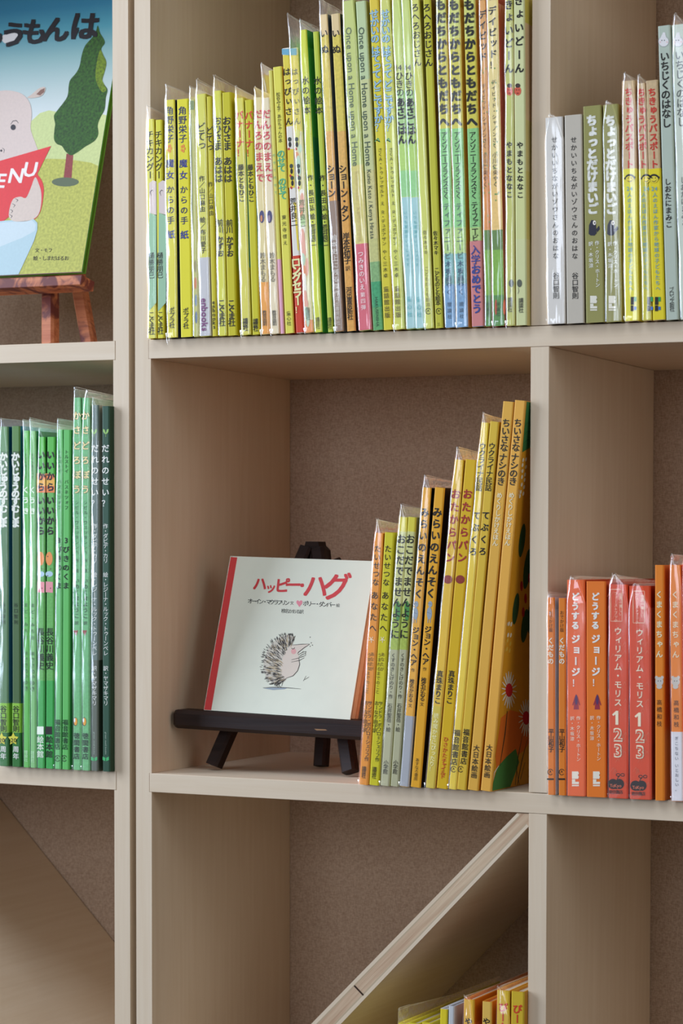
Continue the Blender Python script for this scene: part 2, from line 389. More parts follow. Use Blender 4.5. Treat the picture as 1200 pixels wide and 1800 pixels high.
def book(lv, b, t, col, label, texts=(), side=None, bands=(), obi=None, film=0, flap=0, depth=.195, art=None,
         group=None, soft=False, ybot=None, mott=0.0, apex=.25, sheet=None, dy=0.0):
    """b = (x left, x right, y) of the spine foot, t = (x left, x right, y) of its head, on the shelf-front plane"""
    Y = YF+dy
    BL, BR, TL, TR = atY(b[0], b[2], Y), atY(b[1], b[2], Y), atY(t[0], t[2], Y), atY(t[1], t[2], Y)
    up = (TL+TR)/2-(BL+BR)/2
    w = min((BR-BL).length, (TR-TL).length*1.25); w = ((BR-BL).length+(TR-TL).length)/2
    w = max(.0022, w-.0005)
    h = up.length; th = math.atan2(up.x, up.z)
    Z = LEVEL[lv]+.0003
    xc = ((BL+BR)/2).x
    # foot centre sits so that the lower corner touches the board
    zc = Z + abs(math.sin(th))*w/2
    if lv == 'low':
        zt = TL.z; h = (zt-Z)/math.cos(th)
    else:
        h = (TL.z - zc)/math.cos(th)
    M = Matrix.Translation(Vector((xc, Y, zc))) @ Matrix.Rotation(th, 4, 'Y') @ Matrix.Translation(Vector((-w/2, 0, 0)))
    e = empty('picture_book', label, 'book', group, M)
    Mi = M.inverted()
    side = side or col
    yb, yt = b[2], t[2]
    pxm = up.length/(yb-yt)
    def zloc(py): return h-(py-yt)*(pxm if lv == 'low' else h/(yb-yt))
    def mp(px, py, off):                       # photo pixel -> spine-local point
        p = Mi @ atY(px, py, Y); return Vector((p.x, -off, p.z))
    wpx = ((b[1]-b[0])+(t[1]-t[0]))/2
    sx = w/max(wpx, 1); sz = pxm
    # cover
    base_s, base_l = paint(col, mottle=mott), paint(side)
    cuts = sorted({0.0, h} | {min(h, max(0, zloc(q))) for y0, y1, *_ in bands for q in (y0, y1)})
    segs = []
    for z0, z1 in zip(cuts, cuts[1:]):
        if z1-z0 < 1e-6: continue
        ms, ml = base_s, base_l
        for bd in bands:
            if zloc(bd[1])-1e-6 <= (z0+z1)/2 <= zloc(bd[0])+1e-6:
                ms = paint(bd[2], mottle=bd[4] if len(bd) > 4 else 0)
                ml = paint(bd[3]) if len(bd) > 3 and bd[3] else base_l
        segs.append((z0, z1, ms, ml))
    r = min(.0014, w*.3); thick = min(.0016, w*.25)
    if soft: thick = min(.0006, w*.2)
    cv = MB(); shell(cv, w, h, depth, r, thick, segs)
    obz = zloc(obi[0]) if obi else -1
    def write(mb, items, off, zmin=-1):
        for it_, (s, y0, y1, size, c, bold, u, rot, shear) in enumerate(items):
            off -= 2.6e-5
            n = len(s); m = paint(c, .5); bold += .008 if size >= 9 else 0
            if rot:                            # a line of western letters turned sideways
                adv = []
                for ch in s:
                    gv, _ = glyph(ch, 0); xs = [a for a, _ in gv]
                    adv.append((max(xs)-min(xs)+.09) if xs else .3)
                tot = sum(adv); pos = 0
                for ch, a in zip(s, adv):
                    py = y0+(y1-y0)*(pos+a/2)/tot; pos += a
                    k = (y1-y0)/tot
                    put_glyph(mb, ch, bold, m, lambda x, z, d: (x, off-d, z), u*w, zloc(py), size*sx, k*sz, False, 0, True)
                continue
            pitch = (y1-y0)/n
            for i, ch in enumerate(s):
                if ch in ' 　': continue
                z = zloc(y0+pitch*(i+.5))
                if z < zmin: continue
                q = size*1.2
                put_glyph(mb, ch, bold, m, lambda x, z_, d: (x, off-d, z_), u*w, z, q*sx, q*sz, True, shear)
    write(cv, [q for q in texts], -.00016, obz)
    if art: art(cv, mp, w, h, zloc)
    cv.build('cover', e)
    # pages
    pg = MB(); ins = .0004 if soft else .0022
    tt = thick+.0002
    if w-2*tt > .0006:
        pg.box(tt, w-tt, r+.001, depth-(.0005 if soft else .003), ins if not soft else .0004, h-ins, PAGE)
        pg.build('pages', e)
    if obi:
        ob = MB(); oc = paint(obi[2]); zt = min(h, zloc(obi[0]))
        sg = [(.0004, zt, oc, oc)]
        if len(obi) > 4 and obi[4]:
            sg = []; prev = .0004
            for q in obi[4][::-1]:
                sg.append((prev, zloc(q[0]), paint(q[1]), paint(q[1]))); prev = zloc(q[0])
        shell(ob, w, zt, depth*.97, r, .0002, sg, .00025)
        write(ob, obi[3], -.00055)
        if len(obi) > 5 and obi[5]: obi[5](ob, mp, w, h, zloc)
        ob.build('paper_band', e)
    if film:
        sleeve(e, w, h, depth, film*sz, int(b[0]*7+b[2]), flap*sz, th, apex)
    return e

def ell(mb, mp, cx, cy, rx, ry, col, off, n=20, rot=0):
    m = paint(col, .5)
    P = []
    for k in range(n):
        a = 2*math.pi*k/n; x, y = rx*math.cos(a), ry*math.sin(a)
        P.append(mp(cx+x*math.cos(rot)-y*math.sin(rot), cy+x*math.sin(rot)+y*math.cos(rot), off))
    mb.face(P[::-1], m)
def poly(mb, mp, pts, col, off):
    mb.face([mp(x, y, off) for x, y in pts][::-1], paint(col, .5))
def stroke(mb, mp, pts, wd, col, off):
    """a pen line with round-ish tapered ends"""
    m = paint(col, .5); n = len(pts)
    for i in range(n-1):
        (x0, y0), (x1, y1) = pts[i], pts[i+1]
        L_ = math.hypot(x1-x0, y1-y0) or 1; nx, ny = -(y1-y0)/L_, (x1-x0)/L_
        wa = wd*(.55 if i == 0 else 1)/2; wb = wd*(.45 if i == n-2 else 1)/2
        mb.face([mp(x0+nx*wa, y0+ny*wa, off), mp(x1+nx*wb, y1+ny*wb, off), mp(x1-nx*wb, y1-ny*wb, off), mp(x0-nx*wa, y0-ny*wa, off)], m)
def put_line(mb, mp, s, x, y, width, size, col, off=.0003, bold=.006, slope=0.0, shear=0.0):
    m = paint(col, .5); n = len(s)
    for i, ch in enumerate(s):
        if ch == ' ': continue
        cx = x-width/2+width*(i+.5)/n; cy = y+slope*(cx-x)
        put_glyph(mb, ch, bold, m, lambda a, b, d: mp(a, -b, off+d), cx, -cy, size*1.15, size*1.15, False, shear)
GT, GC, GR, GL, GB = 'picture books on the top middle shelf', 'picture books on the middle shelf', 'orange picture books on the right shelf', 'green picture books on the left shelf', 'picture books below the slanting board'
GTR = 'picture books on the top right shelf'
Y1, Y2 = (216, 212, 60), (206, 200, 50)

# ---- top middle shelf, left to right
for i, (b, t, lab) in enumerate((
    ((259.5, 274, 592), (256, 270, 210), 'thin yellow book in clear film, green lower spine, leftmost on the top middle shelf'),
    ((276.5, 288, 592), (272, 284.5, 211), 'thin yellow book with green lower spine, second from left on the top middle shelf'))):
    def art(mb, mp, w, h, zl, dx=i*17):
        poly(mb, mp, [(262+dx*.98, 322), (269+dx, 317), (274.5+dx, 319), (275.2+dx, 378), (262.6+dx, 374)], (214, 200, 196), .00014)
        poly(mb, mp, [(262.4+dx, 374), (275+dx, 379), (274.8+dx*.98, 532), (260.6+dx, 548)], (150, 190, 158), .00014)
        stroke(mb, mp, [(266+dx, 344), (264+dx, 338), (267+dx, 334), (270+dx, 336)], 1, K, .00018)
    book('top', b, t, Y1 if i else (218, 214, 92), lab, [T_('チキカングー', 230, 314, 12.5), T_('樋勝朋巳', 442, 488, 10, u=.55), T_('こぐま社', 546, 585, 10.5)],
         side=(206, 186, 30), film=0 if i else 24, art=art, group=GT)
for i, (b, t, lab) in enumerate((
    ((293, 312, 593), (289, 306, 176), 'bright yellow book in clear film with orange flower in title, third on top middle shelf'),
    ((317, 337.5, 591), (309.5, 331, 175), 'bright yellow book with orange flower in title, fourth on the top middle shelf'))):
    def art(mb, mp, w, h, zl, dx=(0, 25)[i]):
        for k in range(5):
            ell(mb, mp, 298+dx*.95+2.6*math.cos(k*1.26), 261+5*math.sin(k*1.26), 1.8, 2.6, (226, 140, 60), .00014, 8)
    book('top', b, t, (222, 214, 46) if i else (214, 206, 62), lab, [T_('角野栄子', 187, 252, 13, (44, 52, 96)), T_('魔女', 277, 318, 13, (50, 56, 140), .012), T_('からの手', 324, 396, 12, (46, 54, 100)), T_('紙', 402, 422, 13, (44, 60, 150), .015), T_('ポプラ社', 540, 576, 9)],
         side=(28, 40, 64), film=0 if i else 26, flap=0 if i else 14, art=art, group=GT)
def art(mb, mp, w, h, zl):
    poly(mb, mp, [(332, 177), (341, 177), (341, 193), (332, 193)], (122, 140, 92), .00014)
    stroke(mb, mp, [(335.5, 200), (337, 300), (339.5, 450)], 1.4, (120, 130, 116), .00014)
    for k, c in enumerate(((150, 140, 90), (200, 120, 70), (120, 140, 160), (90, 110, 140))): ell(mb, mp, 343+k*.6, 468+k*30, 2.2, 11, c, .00014, 10)
book('top', (339.5, 349, 589), (331.5, 342, 175), (186, 186, 110), 'very thin olive grey book in cloudy film, left of the book with grey lower band', [], side=(196, 196, 90), film=22, group=GT, art=art, soft=True)
book('top', (350.5, 371, 589), (343, 360, 166), (206, 204, 86), 'yellow green book with pale grey lower spine and purple lettering, top shelf',
     [T_('どてっ', 216, 264, 15, K, 0), T_('作／山口麻由', 308, 372, 9), T_('絵／布川愛子', 380, 444, 9)], side=(180, 172, 40), film=26, group=GT,
     obi=(451, 589, (190, 190, 194), [T_('enbooks', 522, 580, 16, (120, 52, 112), .012, .5, True)]))
book('top', (372.5, 381, 588), (361.5, 371.5, 170), (200, 190, 44), 'narrow yellow book mostly hidden behind film, right of the book with grey lower spine',
     [T_('どてっ', 222, 266, 13), T_('作／山口麻由', 318, 378, 8), T_('enbooks', 525, 575, 9)], side=(176, 160, 30), group=GT, soft=True)
for i, (b, t, lab) in enumerate((
    ((383, 398.5, 587), (374, 387.5, 160), 'pale lime book in shiny film with bold black title, right of the grey banded book'),
    ((400, 416, 586), (389, 405.5, 163), 'lime yellow book with bold black title, just left of the two with red titles'))):
    book('top', b, t, (206, 206, 66) if i == 0 else (196, 188, 34), lab, [T_('おひさま', 205, 264, 13.5, K, .012), T_('あはは', 275, 320, 13.5, K, .012), T_('前川', 384, 408, 11, K, .01), T_('かずお', 413, 449, 11, K, .015), T_('こぐま社', 524, 570, 11.5, K, .012)],
         side=(190, 176, 20), film=0 if i else 26, flap=0 if i else 0, group=GT)
for i, (b, t, lab) in enumerate((
    ((423.5, 440.5, 586), (412, 427.5, 173), 'yellow book in film with red title and teal cover edge, left of two alike'),
    ((442.5, 457, 584.5), (429.5, 442.5, 176), 'yellow book with red title standing directly left of the two cream books'))):
    book('top', b, t, (208, 202, 84) if i == 0 else (200, 194, 40), lab, [T_('バナーナ！', 195, 276, 13, (214, 62, 44), .014), T_('藤本ともひこ', 288, 354, 9.5, K, .012), T_('講談社', 558, 578, 8.5, K, .01)],
         side=(186, 178, 34), bands=[(268, 468, (208, 202, 84) if i == 0 else (200, 194, 40), (96, 178, 168))], film=0 if i else 20, flap=0 if i else 8, group=GT)
for i, (b, t, lab) in enumerate((
    ((458, 474, 587.5), (445.5, 458.5, 172), 'cream book in film with red title and orange foot, left of the pale pink one'),
    ((475.5, 491, 587), (459.5, 473, 172.5), 'cream book in film with faded red title and no orange foot'))):
    def art(mb, mp, w, h, zl, dx=(0, 13.5)[i], i=i):
        ell(mb, mp, 460.2+dx, 381, 4.6, 11, (62, 58, 104), .00014); ell(mb, mp, 459.4+dx, 384, 2, 6, (196, 130, 80) if i == 0 else (150, 130, 150), .0002)
    book('top', b, t, (216, 202, 150) if i == 0 else (220, 208, 176), lab, [T_('だんろのまえで', 192, 322, 14, (196, 54, 62), .014), T_('鈴木まもる', 444, 496, 9.5, (120, 112, 92)), T_('教育画劇', 546, 572, 7)],
         side=(206, 190, 140), bands=[(496, 587, (226, 158, 60))] if i == 0 else [], film=18 if i == 0 else 60, flap=6, group=GT, art=art)
book('top', (491.5, 500, 586), (471.5, 478, 124), (214, 208, 100), 'thin pale yellow book with pink foot, left of the yellow book with green title', [T_('のせてのせて', 266, 345, 5, (120, 190, 150))], side=(214, 196, 60), bands=[(455, 586, (226, 168, 190))], group=GT, soft=True)
book('top', (500.5, 517, 585), (478.5, 494.5, 118), (222, 216, 88), 'pale yellow book with green double title, beside the orange and white patterned books',
     [T_('松谷みよ子', 163, 196, 6.5), T_('あかちゃんの本', 201, 251, 6.5), T_('のせて', 264, 302, 13, (86, 176, 136), .012), T_('のせて', 313, 350, 13, (86, 176, 136), .012), T_('東光寺啓え', 376, 432, 7), T_('童心社', 546, 572, 7)],
     side=(226, 160, 30), bands=[(365, 500, (222, 216, 88), (176, 44, 34)), (500, 585, (222, 216, 88), (206, 90, 28))], group=GT)
def happy(i):
    dx = (0, 13)[i]
    def art(mb, mp, w, h, zl):
        if i == 0:
            poly(mb, mp, [(495.3, 86), (507.6, 86), (507.8, 97), (495.6, 96)], (108, 168, 196), .00013)
            poly(mb, mp, [(505, 262), (515.6, 262), (518, 330), (507, 330)], (222, 200, 60), .00013)
            poly(mb, mp, [(516, 356), (520.4, 356), (525.4, 440), (523, 440)], (222, 200, 60), .00013)
        else:
            poly(mb, mp, [(508.5, 85), (521, 85), (521.2, 97), (508.8, 97)], (120, 170, 180), .00013)
            for k in range(26):
                rr = random.Random(k*3+1); y = 235+k*13
                x = 517+(y-235)*.058
                c = rr.choice(((226, 170, 150), (214, 214, 120), (190, 214, 190), (236, 232, 220), (222, 150, 110), (180, 206, 150)))
                ell(mb, mp, x+rr.uniform(2, 9), y, rr.uniform(2.5, 4.5), rr.uniform(7, 16), c, .00013+k*.000001, 10)
        for cx, cy in ((509, 245), (512, 292), (513.5, 313)):
            X = cx+dx*.95
            ell(mb, mp, X, cy, 3.2, 4, (60, 70, 60), .0002, 10); ell(mb, mp, X+.5, cy+9, 2.4, 5, K, .0002, 10); ell(mb, mp, X-1.5, cy+17, 2, 2.4, (190, 60, 50), .0002, 8)
    return art
book('top', (519.5, 534, 584.5), (495.2, 508, 85), (226, 222, 214), 'white and yellow patterned book with red lower band and cream lettering, top shelf',
     [T_('はっぴぃさん', 118, 222, 12, K, .008), T_('荒井良二', 347, 398, 10.5, K)], side=(222, 214, 196), bands=[(97, 222, (220, 204, 74))], group=GT, art=happy(0), film=0,
     obi=(449, 585, (206, 66, 42), [T_('ロングセラー', 454, 535, 15, (240, 232, 170), .03), T_('！', 536, 552, 12, (240, 232, 170), .03)]))
book('top', (535, 551, 584), (508.5, 522, 85), (220, 214, 170), 'pastel patterned book in tall film bag with orange foot, right of the red banded book',
     [T_('はっぴぃさん', 118, 222, 11, (120, 120, 90)), T_('荒井良二', 350, 400, 9.5, (110, 130, 90)), T_('偕成社', 540, 562, 7)], side=(216, 206, 160), bands=[(97, 232, (220, 206, 92)), (562, 585, (226, 150, 90))], film=60, flap=5, group=GT, art=happy(1), apex=.05)
for i, (b, t, lab) in enumerate((
    ((552.5, 566, 584), (525.5, 538, 53), 'lime yellow book with broad green cover edge and thin black title, left of two alike'),
    ((575.5, 585, 583), (548.5, 559, 56), 'lime green narrow book half hidden behind the brown banded film book'))):
    book('top', b, t, (206, 212, 66) if i == 0 else (186, 200, 70), lab, [T_('水の絵本', 133, 203, 12.5, K), T_('作・長田弘', 306, 372, 9.5), T_('絵・荒井良二', 376, 432, 9.5), T_('講談社', 558, 578, 7)],
         side=(70, 164, 60), bands=[(240, 430, (206, 212, 66) if i == 0 else (186, 200, 70), (42, 140, 84))], group=GT, film=18 if i == 0 else 0)
for i, (b, t, lab) in enumerate((
    ((587, 604, 581), (561.5, 573.5, 26), 'tan and yellow book in film with dark cover and brown lower band, top shelf'),
    ((609, 624.5, 580), (580.5, 596.5, 25), 'orange and yellow mottled book with black cover, beside the pale green books'))):
    book('top', b, t, (216, 186, 100), lab, [T_('い', 50, 68, 13, K, .004), T_('ぬ', 77, 97, 14, K, .006), T_('ショーン・タン', 289, 388, 13, K, .012), T_('岸本佐知子', 408, 462, 11, K, .01), T_('訳', 465, 475, 8), T_('河出書房新社', 503, 560, 9.5, K, .01)],
         side=(30, 30, 34) if i else (92, 104, 116), bands=[(25, 62, (222, 198, 150)), (62, 230, (216, 198, 92), None, .12), (230, 330, (222, 176, 98), None, .12), (330, 581, (222, 164, 84), None, .1)], film=0 if i else 28, flap=0 if i else 6, group=GT, mott=.15,
         obi=None if i else (352, 581, (150, 128, 112), [T_('絵本史上に残る傑作', 410, 520, 9, (220, 214, 206)), T_('河出書房新社', 520, 570, 7, (220, 214, 206))]))
book('top', (629.5, 653, 580), (600.5, 621.5, 2), (190, 200, 120), 'pale green book with sideways western title and pink lower band, top shelf',
     [T_('Once upon a Home upon a Home', 48, 292, 15, (96, 110, 84), 0, .45, True), T_('Kunio Kato / Kenya Hirata', 300, 424, 10, (206, 190, 120), 0, .5, True)], side=(176, 190, 110),
     bands=[(290, 430, (206, 196, 116), None, .1)], group=GT, film=20,
     obi=(428, 580, (208, 98, 112), [T_('つみきのいえ', 440, 510, 9, (244, 226, 226)), T_('第四弾', 512, 545, 8, (244, 226, 226))]))
book('top', (655.5, 672.5, 580), (623, 643.5, 3), (188, 206, 160), 'pale green book with sideways western title fading to dark green hills at its foot',
     [T_('Once upon a Home upon a Home', 48, 292, 15, (80, 96, 80), 0, .45, True), T_('Kunio Kato / Kenya Hirata', 298, 420, 10, (90, 100, 84), 0, .45, True), T_('HAKUSENSHA', 522, 574, 7, (60, 90, 70), 0, .5, True)], side=(176, 190, 120),
     bands=[(140, 300, (200, 206, 150)), (300, 420, (206, 200, 140), None, .1), (420, 460, (196, 196, 130), None, .12), (460, 495, (136, 176, 120), None, .2), (495, 540, (74, 160, 110), None, .2), (540, 580, (98, 164, 104), None, .15)], group=GT)
for i, (b, t, lab) in enumerate((
    ((673.5, 690, 580), (647.5, 665, -2), 'golden yellow book with pale blue outlined title, left of its lime double'),
    ((692, 710, 580), (666, 684.5, -2), 'lime yellow book in film with pale blue title, right of its golden double'))):
    def art(mb, mp, w, h, zl, dx=(0, 18.5)[i]):
        stroke(mb, mp, [(659+dx, 249), (664+dx, 243), (667+dx, 249), (661+dx, 246), (668+dx, 250)], 1.6, (96, 180, 130), .00016)
    tt = []
    for s, y0, y1 in (('せかいの', 18, 76), ('はてって', 82, 138), ('どこですか？', 142, 232)):
        tt += [T_(s, y0, y1, 14, (70, 118, 150), .035), T_(s, y0, y1, 14, (166, 204, 224), .004)]
    tt += [T_('さくＡ・トゥレッセルト', 260, 348, 6.5), T_('え　Ｒ・デュボアザン', 354, 432, 6.5), T_('やく三木卓', 438, 490, 7), T_('童話館出版', 503, 560, 8.5, (110, 100, 50), .01)]
    book('top', b, t, (216, 204, 60) if i == 0 else (204, 208, 96), lab, tt, side=(206, 176, 40), bands=[(-2, 60, (222, 198, 70) if i == 0 else (200, 204, 110))], group=GT, art=art, film=0 if i == 0 else 16, flap=8 if i else 0)
for i, (b, t, lab) in enumerate((
    ((714, 729.5, 579), (687.5, 703, -4), 'pale green book with bold black title and light blue lower band, left of two alike'),
    ((731, 745.5, 578), (704.5, 719, -4), 'pale green book with bold black title and light blue lower band, right of two alike'))):
    book('top', b, t, (194, 208, 122), lab, [T_('ひきの', 127, 170, 13.5, K), T_('あさごはん', 172, 254, 14.5, K, .03)], side=(150, 196, 110),
         bands=[(160, 230, (172, 210, 140)), (230, 300, (176, 208, 112), None, .08), (300, 346, (150, 204, 140), None, .08)], group=GT, film=14 if i == 0 else 30, apex=.1,
         art=lambda mb, mp, w, h, zl, x=(699.5, 716)[i]: put_line(mb, mp, '14', x, 119, 12, 12, K, .0003),
         obi=(347, 579, (166, 204, 206), [T_('いつも家族がいっしょです', 370, 470, 5.5, (96, 180, 186)), T_('童心社', 520, 560, 8, (96, 180, 186))]))
def dotlogo(x, y):
    def art(mb, mp, w, h, zl):
        m = 9; pts = [(x+4.6*math.cos(2*math.pi*k/m*.85+.6), y+5.2*math.sin(2*math.pi*k/m*.85+.6)) for k in range(m+1)]
        stroke(mb, mp, pts, 1.1, K, .00016); stroke(mb, mp, [(x-2, y+2), (x, y-2.5), (x+1.5, y+2)], 1, K, .00016)
    return art
book('top', (747, 761.5, 577), (720.5, 736.5, -6), (204, 208, 104), 'lime book in film with thin black handwriting, left of the darker lime one', [T_('ろへろおじさん', 6, 118, 13, K), T_('佐々木マキ', 404, 448, 7, (110, 104, 60)), T_('こどものとも絵本', 468, 540, 7.5, (130, 124, 70))], side=(190, 186, 60), group=GT, film=20, flap=5, art=dotlogo(752.5, 547))
book('top', (764, 778.5, 576), (742.5, 756, -6), (192, 190, 60), 'darker lime unwrapped book with thin black handwriting and brown cover edge', [T_('ろへろおじさん', 6, 118, 13, K, .008), T_('佐々木マキ', 405, 448, 7.5, K, .01), T_('こどものとも絵本', 470, 536, 8.5, K, .008), T_('三', 566, 573, 5)], side=(112, 88, 30), group=GT, art=dotlogo(771, 547))
for i, (b, t, lab) in enumerate((
    ((782.5, 799, 576), (763.5, 783.5, -8), 'leftmost of three books with thick charcoal brush title, pale blue foot'),
    ((801, 822.5, 576), (787, 806.5, -8), 'middle of three books with thick charcoal brush title, pale blue foot, in film'),
    ((829, 849.5, 575), (813, 834.5, -8), 'rightmost of three books with thick charcoal brush title, pink lower band'))):
    y2 = 446 if i < 2 else 424
    tx = [T_('もだちからともだちへ', -2, 226, 17, (58, 58, 56) if i < 2 else (36, 36, 34), .045), T_('アンソニーフランスさく', 232, 350, 10.5, (70, 84, 70) if i < 2 else K), T_('ティファニービーク絵' if i < 2 else 'ティファニービ', 356, 500 if i < 2 else 424, 11, (96, 120, 116) if i < 2 else K)]
    bn = [(-8, 68, (206, 210, 118), None, .06), (68, 226, (208, 200, 84), None, .08), (226, 400, (140, 200, 130), None, .12), (400, 446, (176, 206, 130), None, .15), (446, 500, (124, 180, 180), None, .15), (500, 577, (120, 160, 196), None, .12)]
    ob = None
    if i < 2: tx += [T_('木坂涼やく', 458, 520, 9.5, (60, 90, 120)), T_('理論社', 530, 562, 7, (60, 80, 100))]
    else: ob = (424, 575, (206, 132, 132), [T_('入学おめでとう', 431, 552, 15, (60, 76, 150), .02)])
    book('top', b, t, (208, 204, 92), lab, tx, side=(206, 170, 60), bands=bn, group=GT, film=(14, 40, 0)[i], flap=(0, 4, 0)[i], obi=ob)
for i, (b, t, lab) in enumerate((
    ((853, 862.5, 575), (840.5, 853, -10), 'orange book in film with dark green foot, title lettering black, left of its paler double'),
    ((864.5, 887, 574.5), (855.5, 873, -10), 'cream and orange speckled book with green foot in shiny film, red cover edge'))):
    def art(mb, mp, w, h, zl, i=i):
        rr = random.Random(5+i)
        for k in range(16):
            y = rr.uniform(120, 395); x = (846, 864)[i]+(y)*.024+rr.uniform(-5, 6); ell(mb, mp, x, y, 1.2, 1.6, (110, 150, 80), .00014, 7)
        ell(mb, mp, (871.5, 886)[i], 540, 2.2, 14, (190, 84, 40), .00016, 10)
    book('top', b, t, (214, 160, 92) if i == 0 else (222, 206, 140), lab, [T_('よ', -14, 2, 13, K, .012), T_('デイビッド！', 17 if i == 0 else 10, 128 if i == 0 else 124, 13, K, .014), T_('デイビッド・シャノンさく', 147 if i == 0 else 140, 262, 7.5, K), T_('小川仁央やく', 268, 330, 8.5, K), T_('評論社', 532, 558, 6.5, (40, 60, 30))],
         side=(200, 120, 50) if i == 0 else (170, 60, 34), bands=[(300, 405, (216, 146, 76) if i == 0 else (222, 190, 116), None, .08), (405, 440, (96, 130, 60), None, .1), (440, 520, (124, 172, 60), None, .12), (520, 576, (84, 138, 66), None, .1)], group=GT, film=20 if i == 0 else 60, flap=8 if i else 0, apex=.1, art=art)
for i, (b, t, lab) in enumerate((
    ((889.5, 903.5, 574), (886, 901, -12), 'yellow green book in film with black title and red face, left of its paler double'),
    ((905.5, 926, 572), (902, 921, -12), 'pale green book with black title and red face, rightmost on the top middle shelf'))):
    def art(mb, mp, w, h, zl, dx=(0, 14.5)[i], i=i):
        c = 895.3+dx
        ell(mb, mp, c, 160, 6, 8, (206, 92, 66), .00014); ell(mb, mp, c, 150.5, 4.5, 4, (70, 56, 50), .00018, 10)
        for q in (-2.2, 2.2): ell(mb, mp, c+q, 158, .9, 1, K, .0002, 8)
        ell(mb, mp, c, 164, 2.2, 1, (120, 30, 30), .0002, 8)
        ell(mb, mp, c+3, 498, 4.5, 7, (90, 96, 84), .00014, 12); stroke(mb, mp, [(c+1, 505), (c+2, 512), (c, 517)], 1, (110, 110, 100), .00016)
    sd = (206, 196, 130)
    book('top', b, t, (190, 194, 110) if i == 0 else (206, 212, 160), lab, [T_('きょいどーん', -10 if i else -2, 132, 15, K, .02), T_('やまもとななこ', 248, 350, 10.5, K, .016), T_('講談社', 524, 550, 8, (70, 70, 60), .01)], side=sd,
         bands=[(-12, 40, (190, 194, 110) if i == 0 else (206, 212, 160), (206, 196, 90)), (40, 210, (190, 194, 110) if i == 0 else (206, 212, 160), (214, 190, 150)), (300, 420, (190, 194, 110) if i == 0 else (206, 212, 150), (200, 190, 110))],
         group=GT, film=16 if i == 0 else 0, flap=8 if i == 0 else 0, art=art, depth=.20)

# ---- top right shelf
for i, (b, t, lab) in enumerate((
    ((962, 992.5, 571), (956.5, 989.5, 207), 'grey thick book tightly wrapped in crumpled shiny film, leftmost on the top right shelf'),
    ((994.5, 1027, 569.5), (991, 1022.5, 203), 'grey beige thick book with thin black title, unwrapped, second on the top right shelf'))):
    book('top', b, t, (206, 204, 200) if i == 0 else (190, 184, 172), lab, [T_('せかいいちながいゾウさんのおはな', 240, 458, 9.5, (86, 84, 80) if i == 0 else (50, 48, 46), 0, .52), T_('谷口智則', 480, 527, 10, (86, 84, 80) if i == 0 else (50, 48, 46), 0, .52)],
         side=(150, 142, 128), film=4 if i == 0 else 0, flap=3 if i == 0 else 0, group=GTR, depth=.15)
def bl_logo(mb, mp, x, y, s, col, off=.00018):
    for q in ([(-.5, -1), (.35, -1), (.45, -.7), (.3, -.5), (.45, -.3), (.35, 0), (-.5, 0)], [(-.5, .06), (-.05, .06), (-.05, .4), (.45, .4), (.45, .72), (-.5, .72)]):
        poly(mb, mp, [(x+a*s, y+c*s) for a, c in q], col, off)
    poly(mb, mp, [(x-.5*s, y+.82*s), (x+.45*s, y+.82*s), (x+.45*s, y+1.0*s), (x-.5*s, y+1.0*s)], col, off)
def bird(mb, mp, x, y, s):
    poly(mb, mp, [(x-.55*s, y+.8*s), (x-.5*s, y-.3*s), (x-.2*s, y-.95*s), (x+.2*s, y-.9*s), (x+.35*s, y-.4*s), (x+.45*s, y+.7*s), (x+.2*s, y+1*s), (x-.3*s, y+1*s)], (44, 44, 58), .00016)
    poly(mb, mp, [(x+.4*s, y+.2*s), (x+.75*s, y-.25*s), (x+.85*s, y+.2*s), (x+.5*s, y+.6*s)], (44, 44, 58), .00017)
    ell(mb, mp, x+.18*s, y-.6*s, .2*s, .3*s, (232, 228, 222), .0002, 12); ell(mb, mp, x+.22*s, y-.58*s, .08*s, .12*s, K, .00023, 8)
for i, (b, t, lab) in enumerate((
    ((1028.5, 1062, 567.5), (1023.5, 1056.5, 187), 'olive green thick book with white title and small dark bird, left one of the two'),
    ((1063.5, 1092.5, 566), (1059, 1085.5, 184.5), 'olive green thick book in film with white title and dark bird, right one of two'))):
    def art(mb, mp, w, h, zl, x=(1042, 1074.5)[i], i=i):
        bird(mb, mp, x, 400, 14); bl_logo(mb, mp, x+1.5, 533, 13, (226, 224, 212))
    book('top', b, t, (146, 144, 84), lab, [T_('ちょっとだけまいご', 203, 377, 17, WH, .05, .48), T_('作・クリス・ホートン', 424, 506, 7, WH, .01, .68), T_('訳・木坂涼', 424, 472, 7, WH, .01, .34)], side=(150, 136, 62), group=GTR, art=art, film=0 if i == 0 else 5, depth=.17)
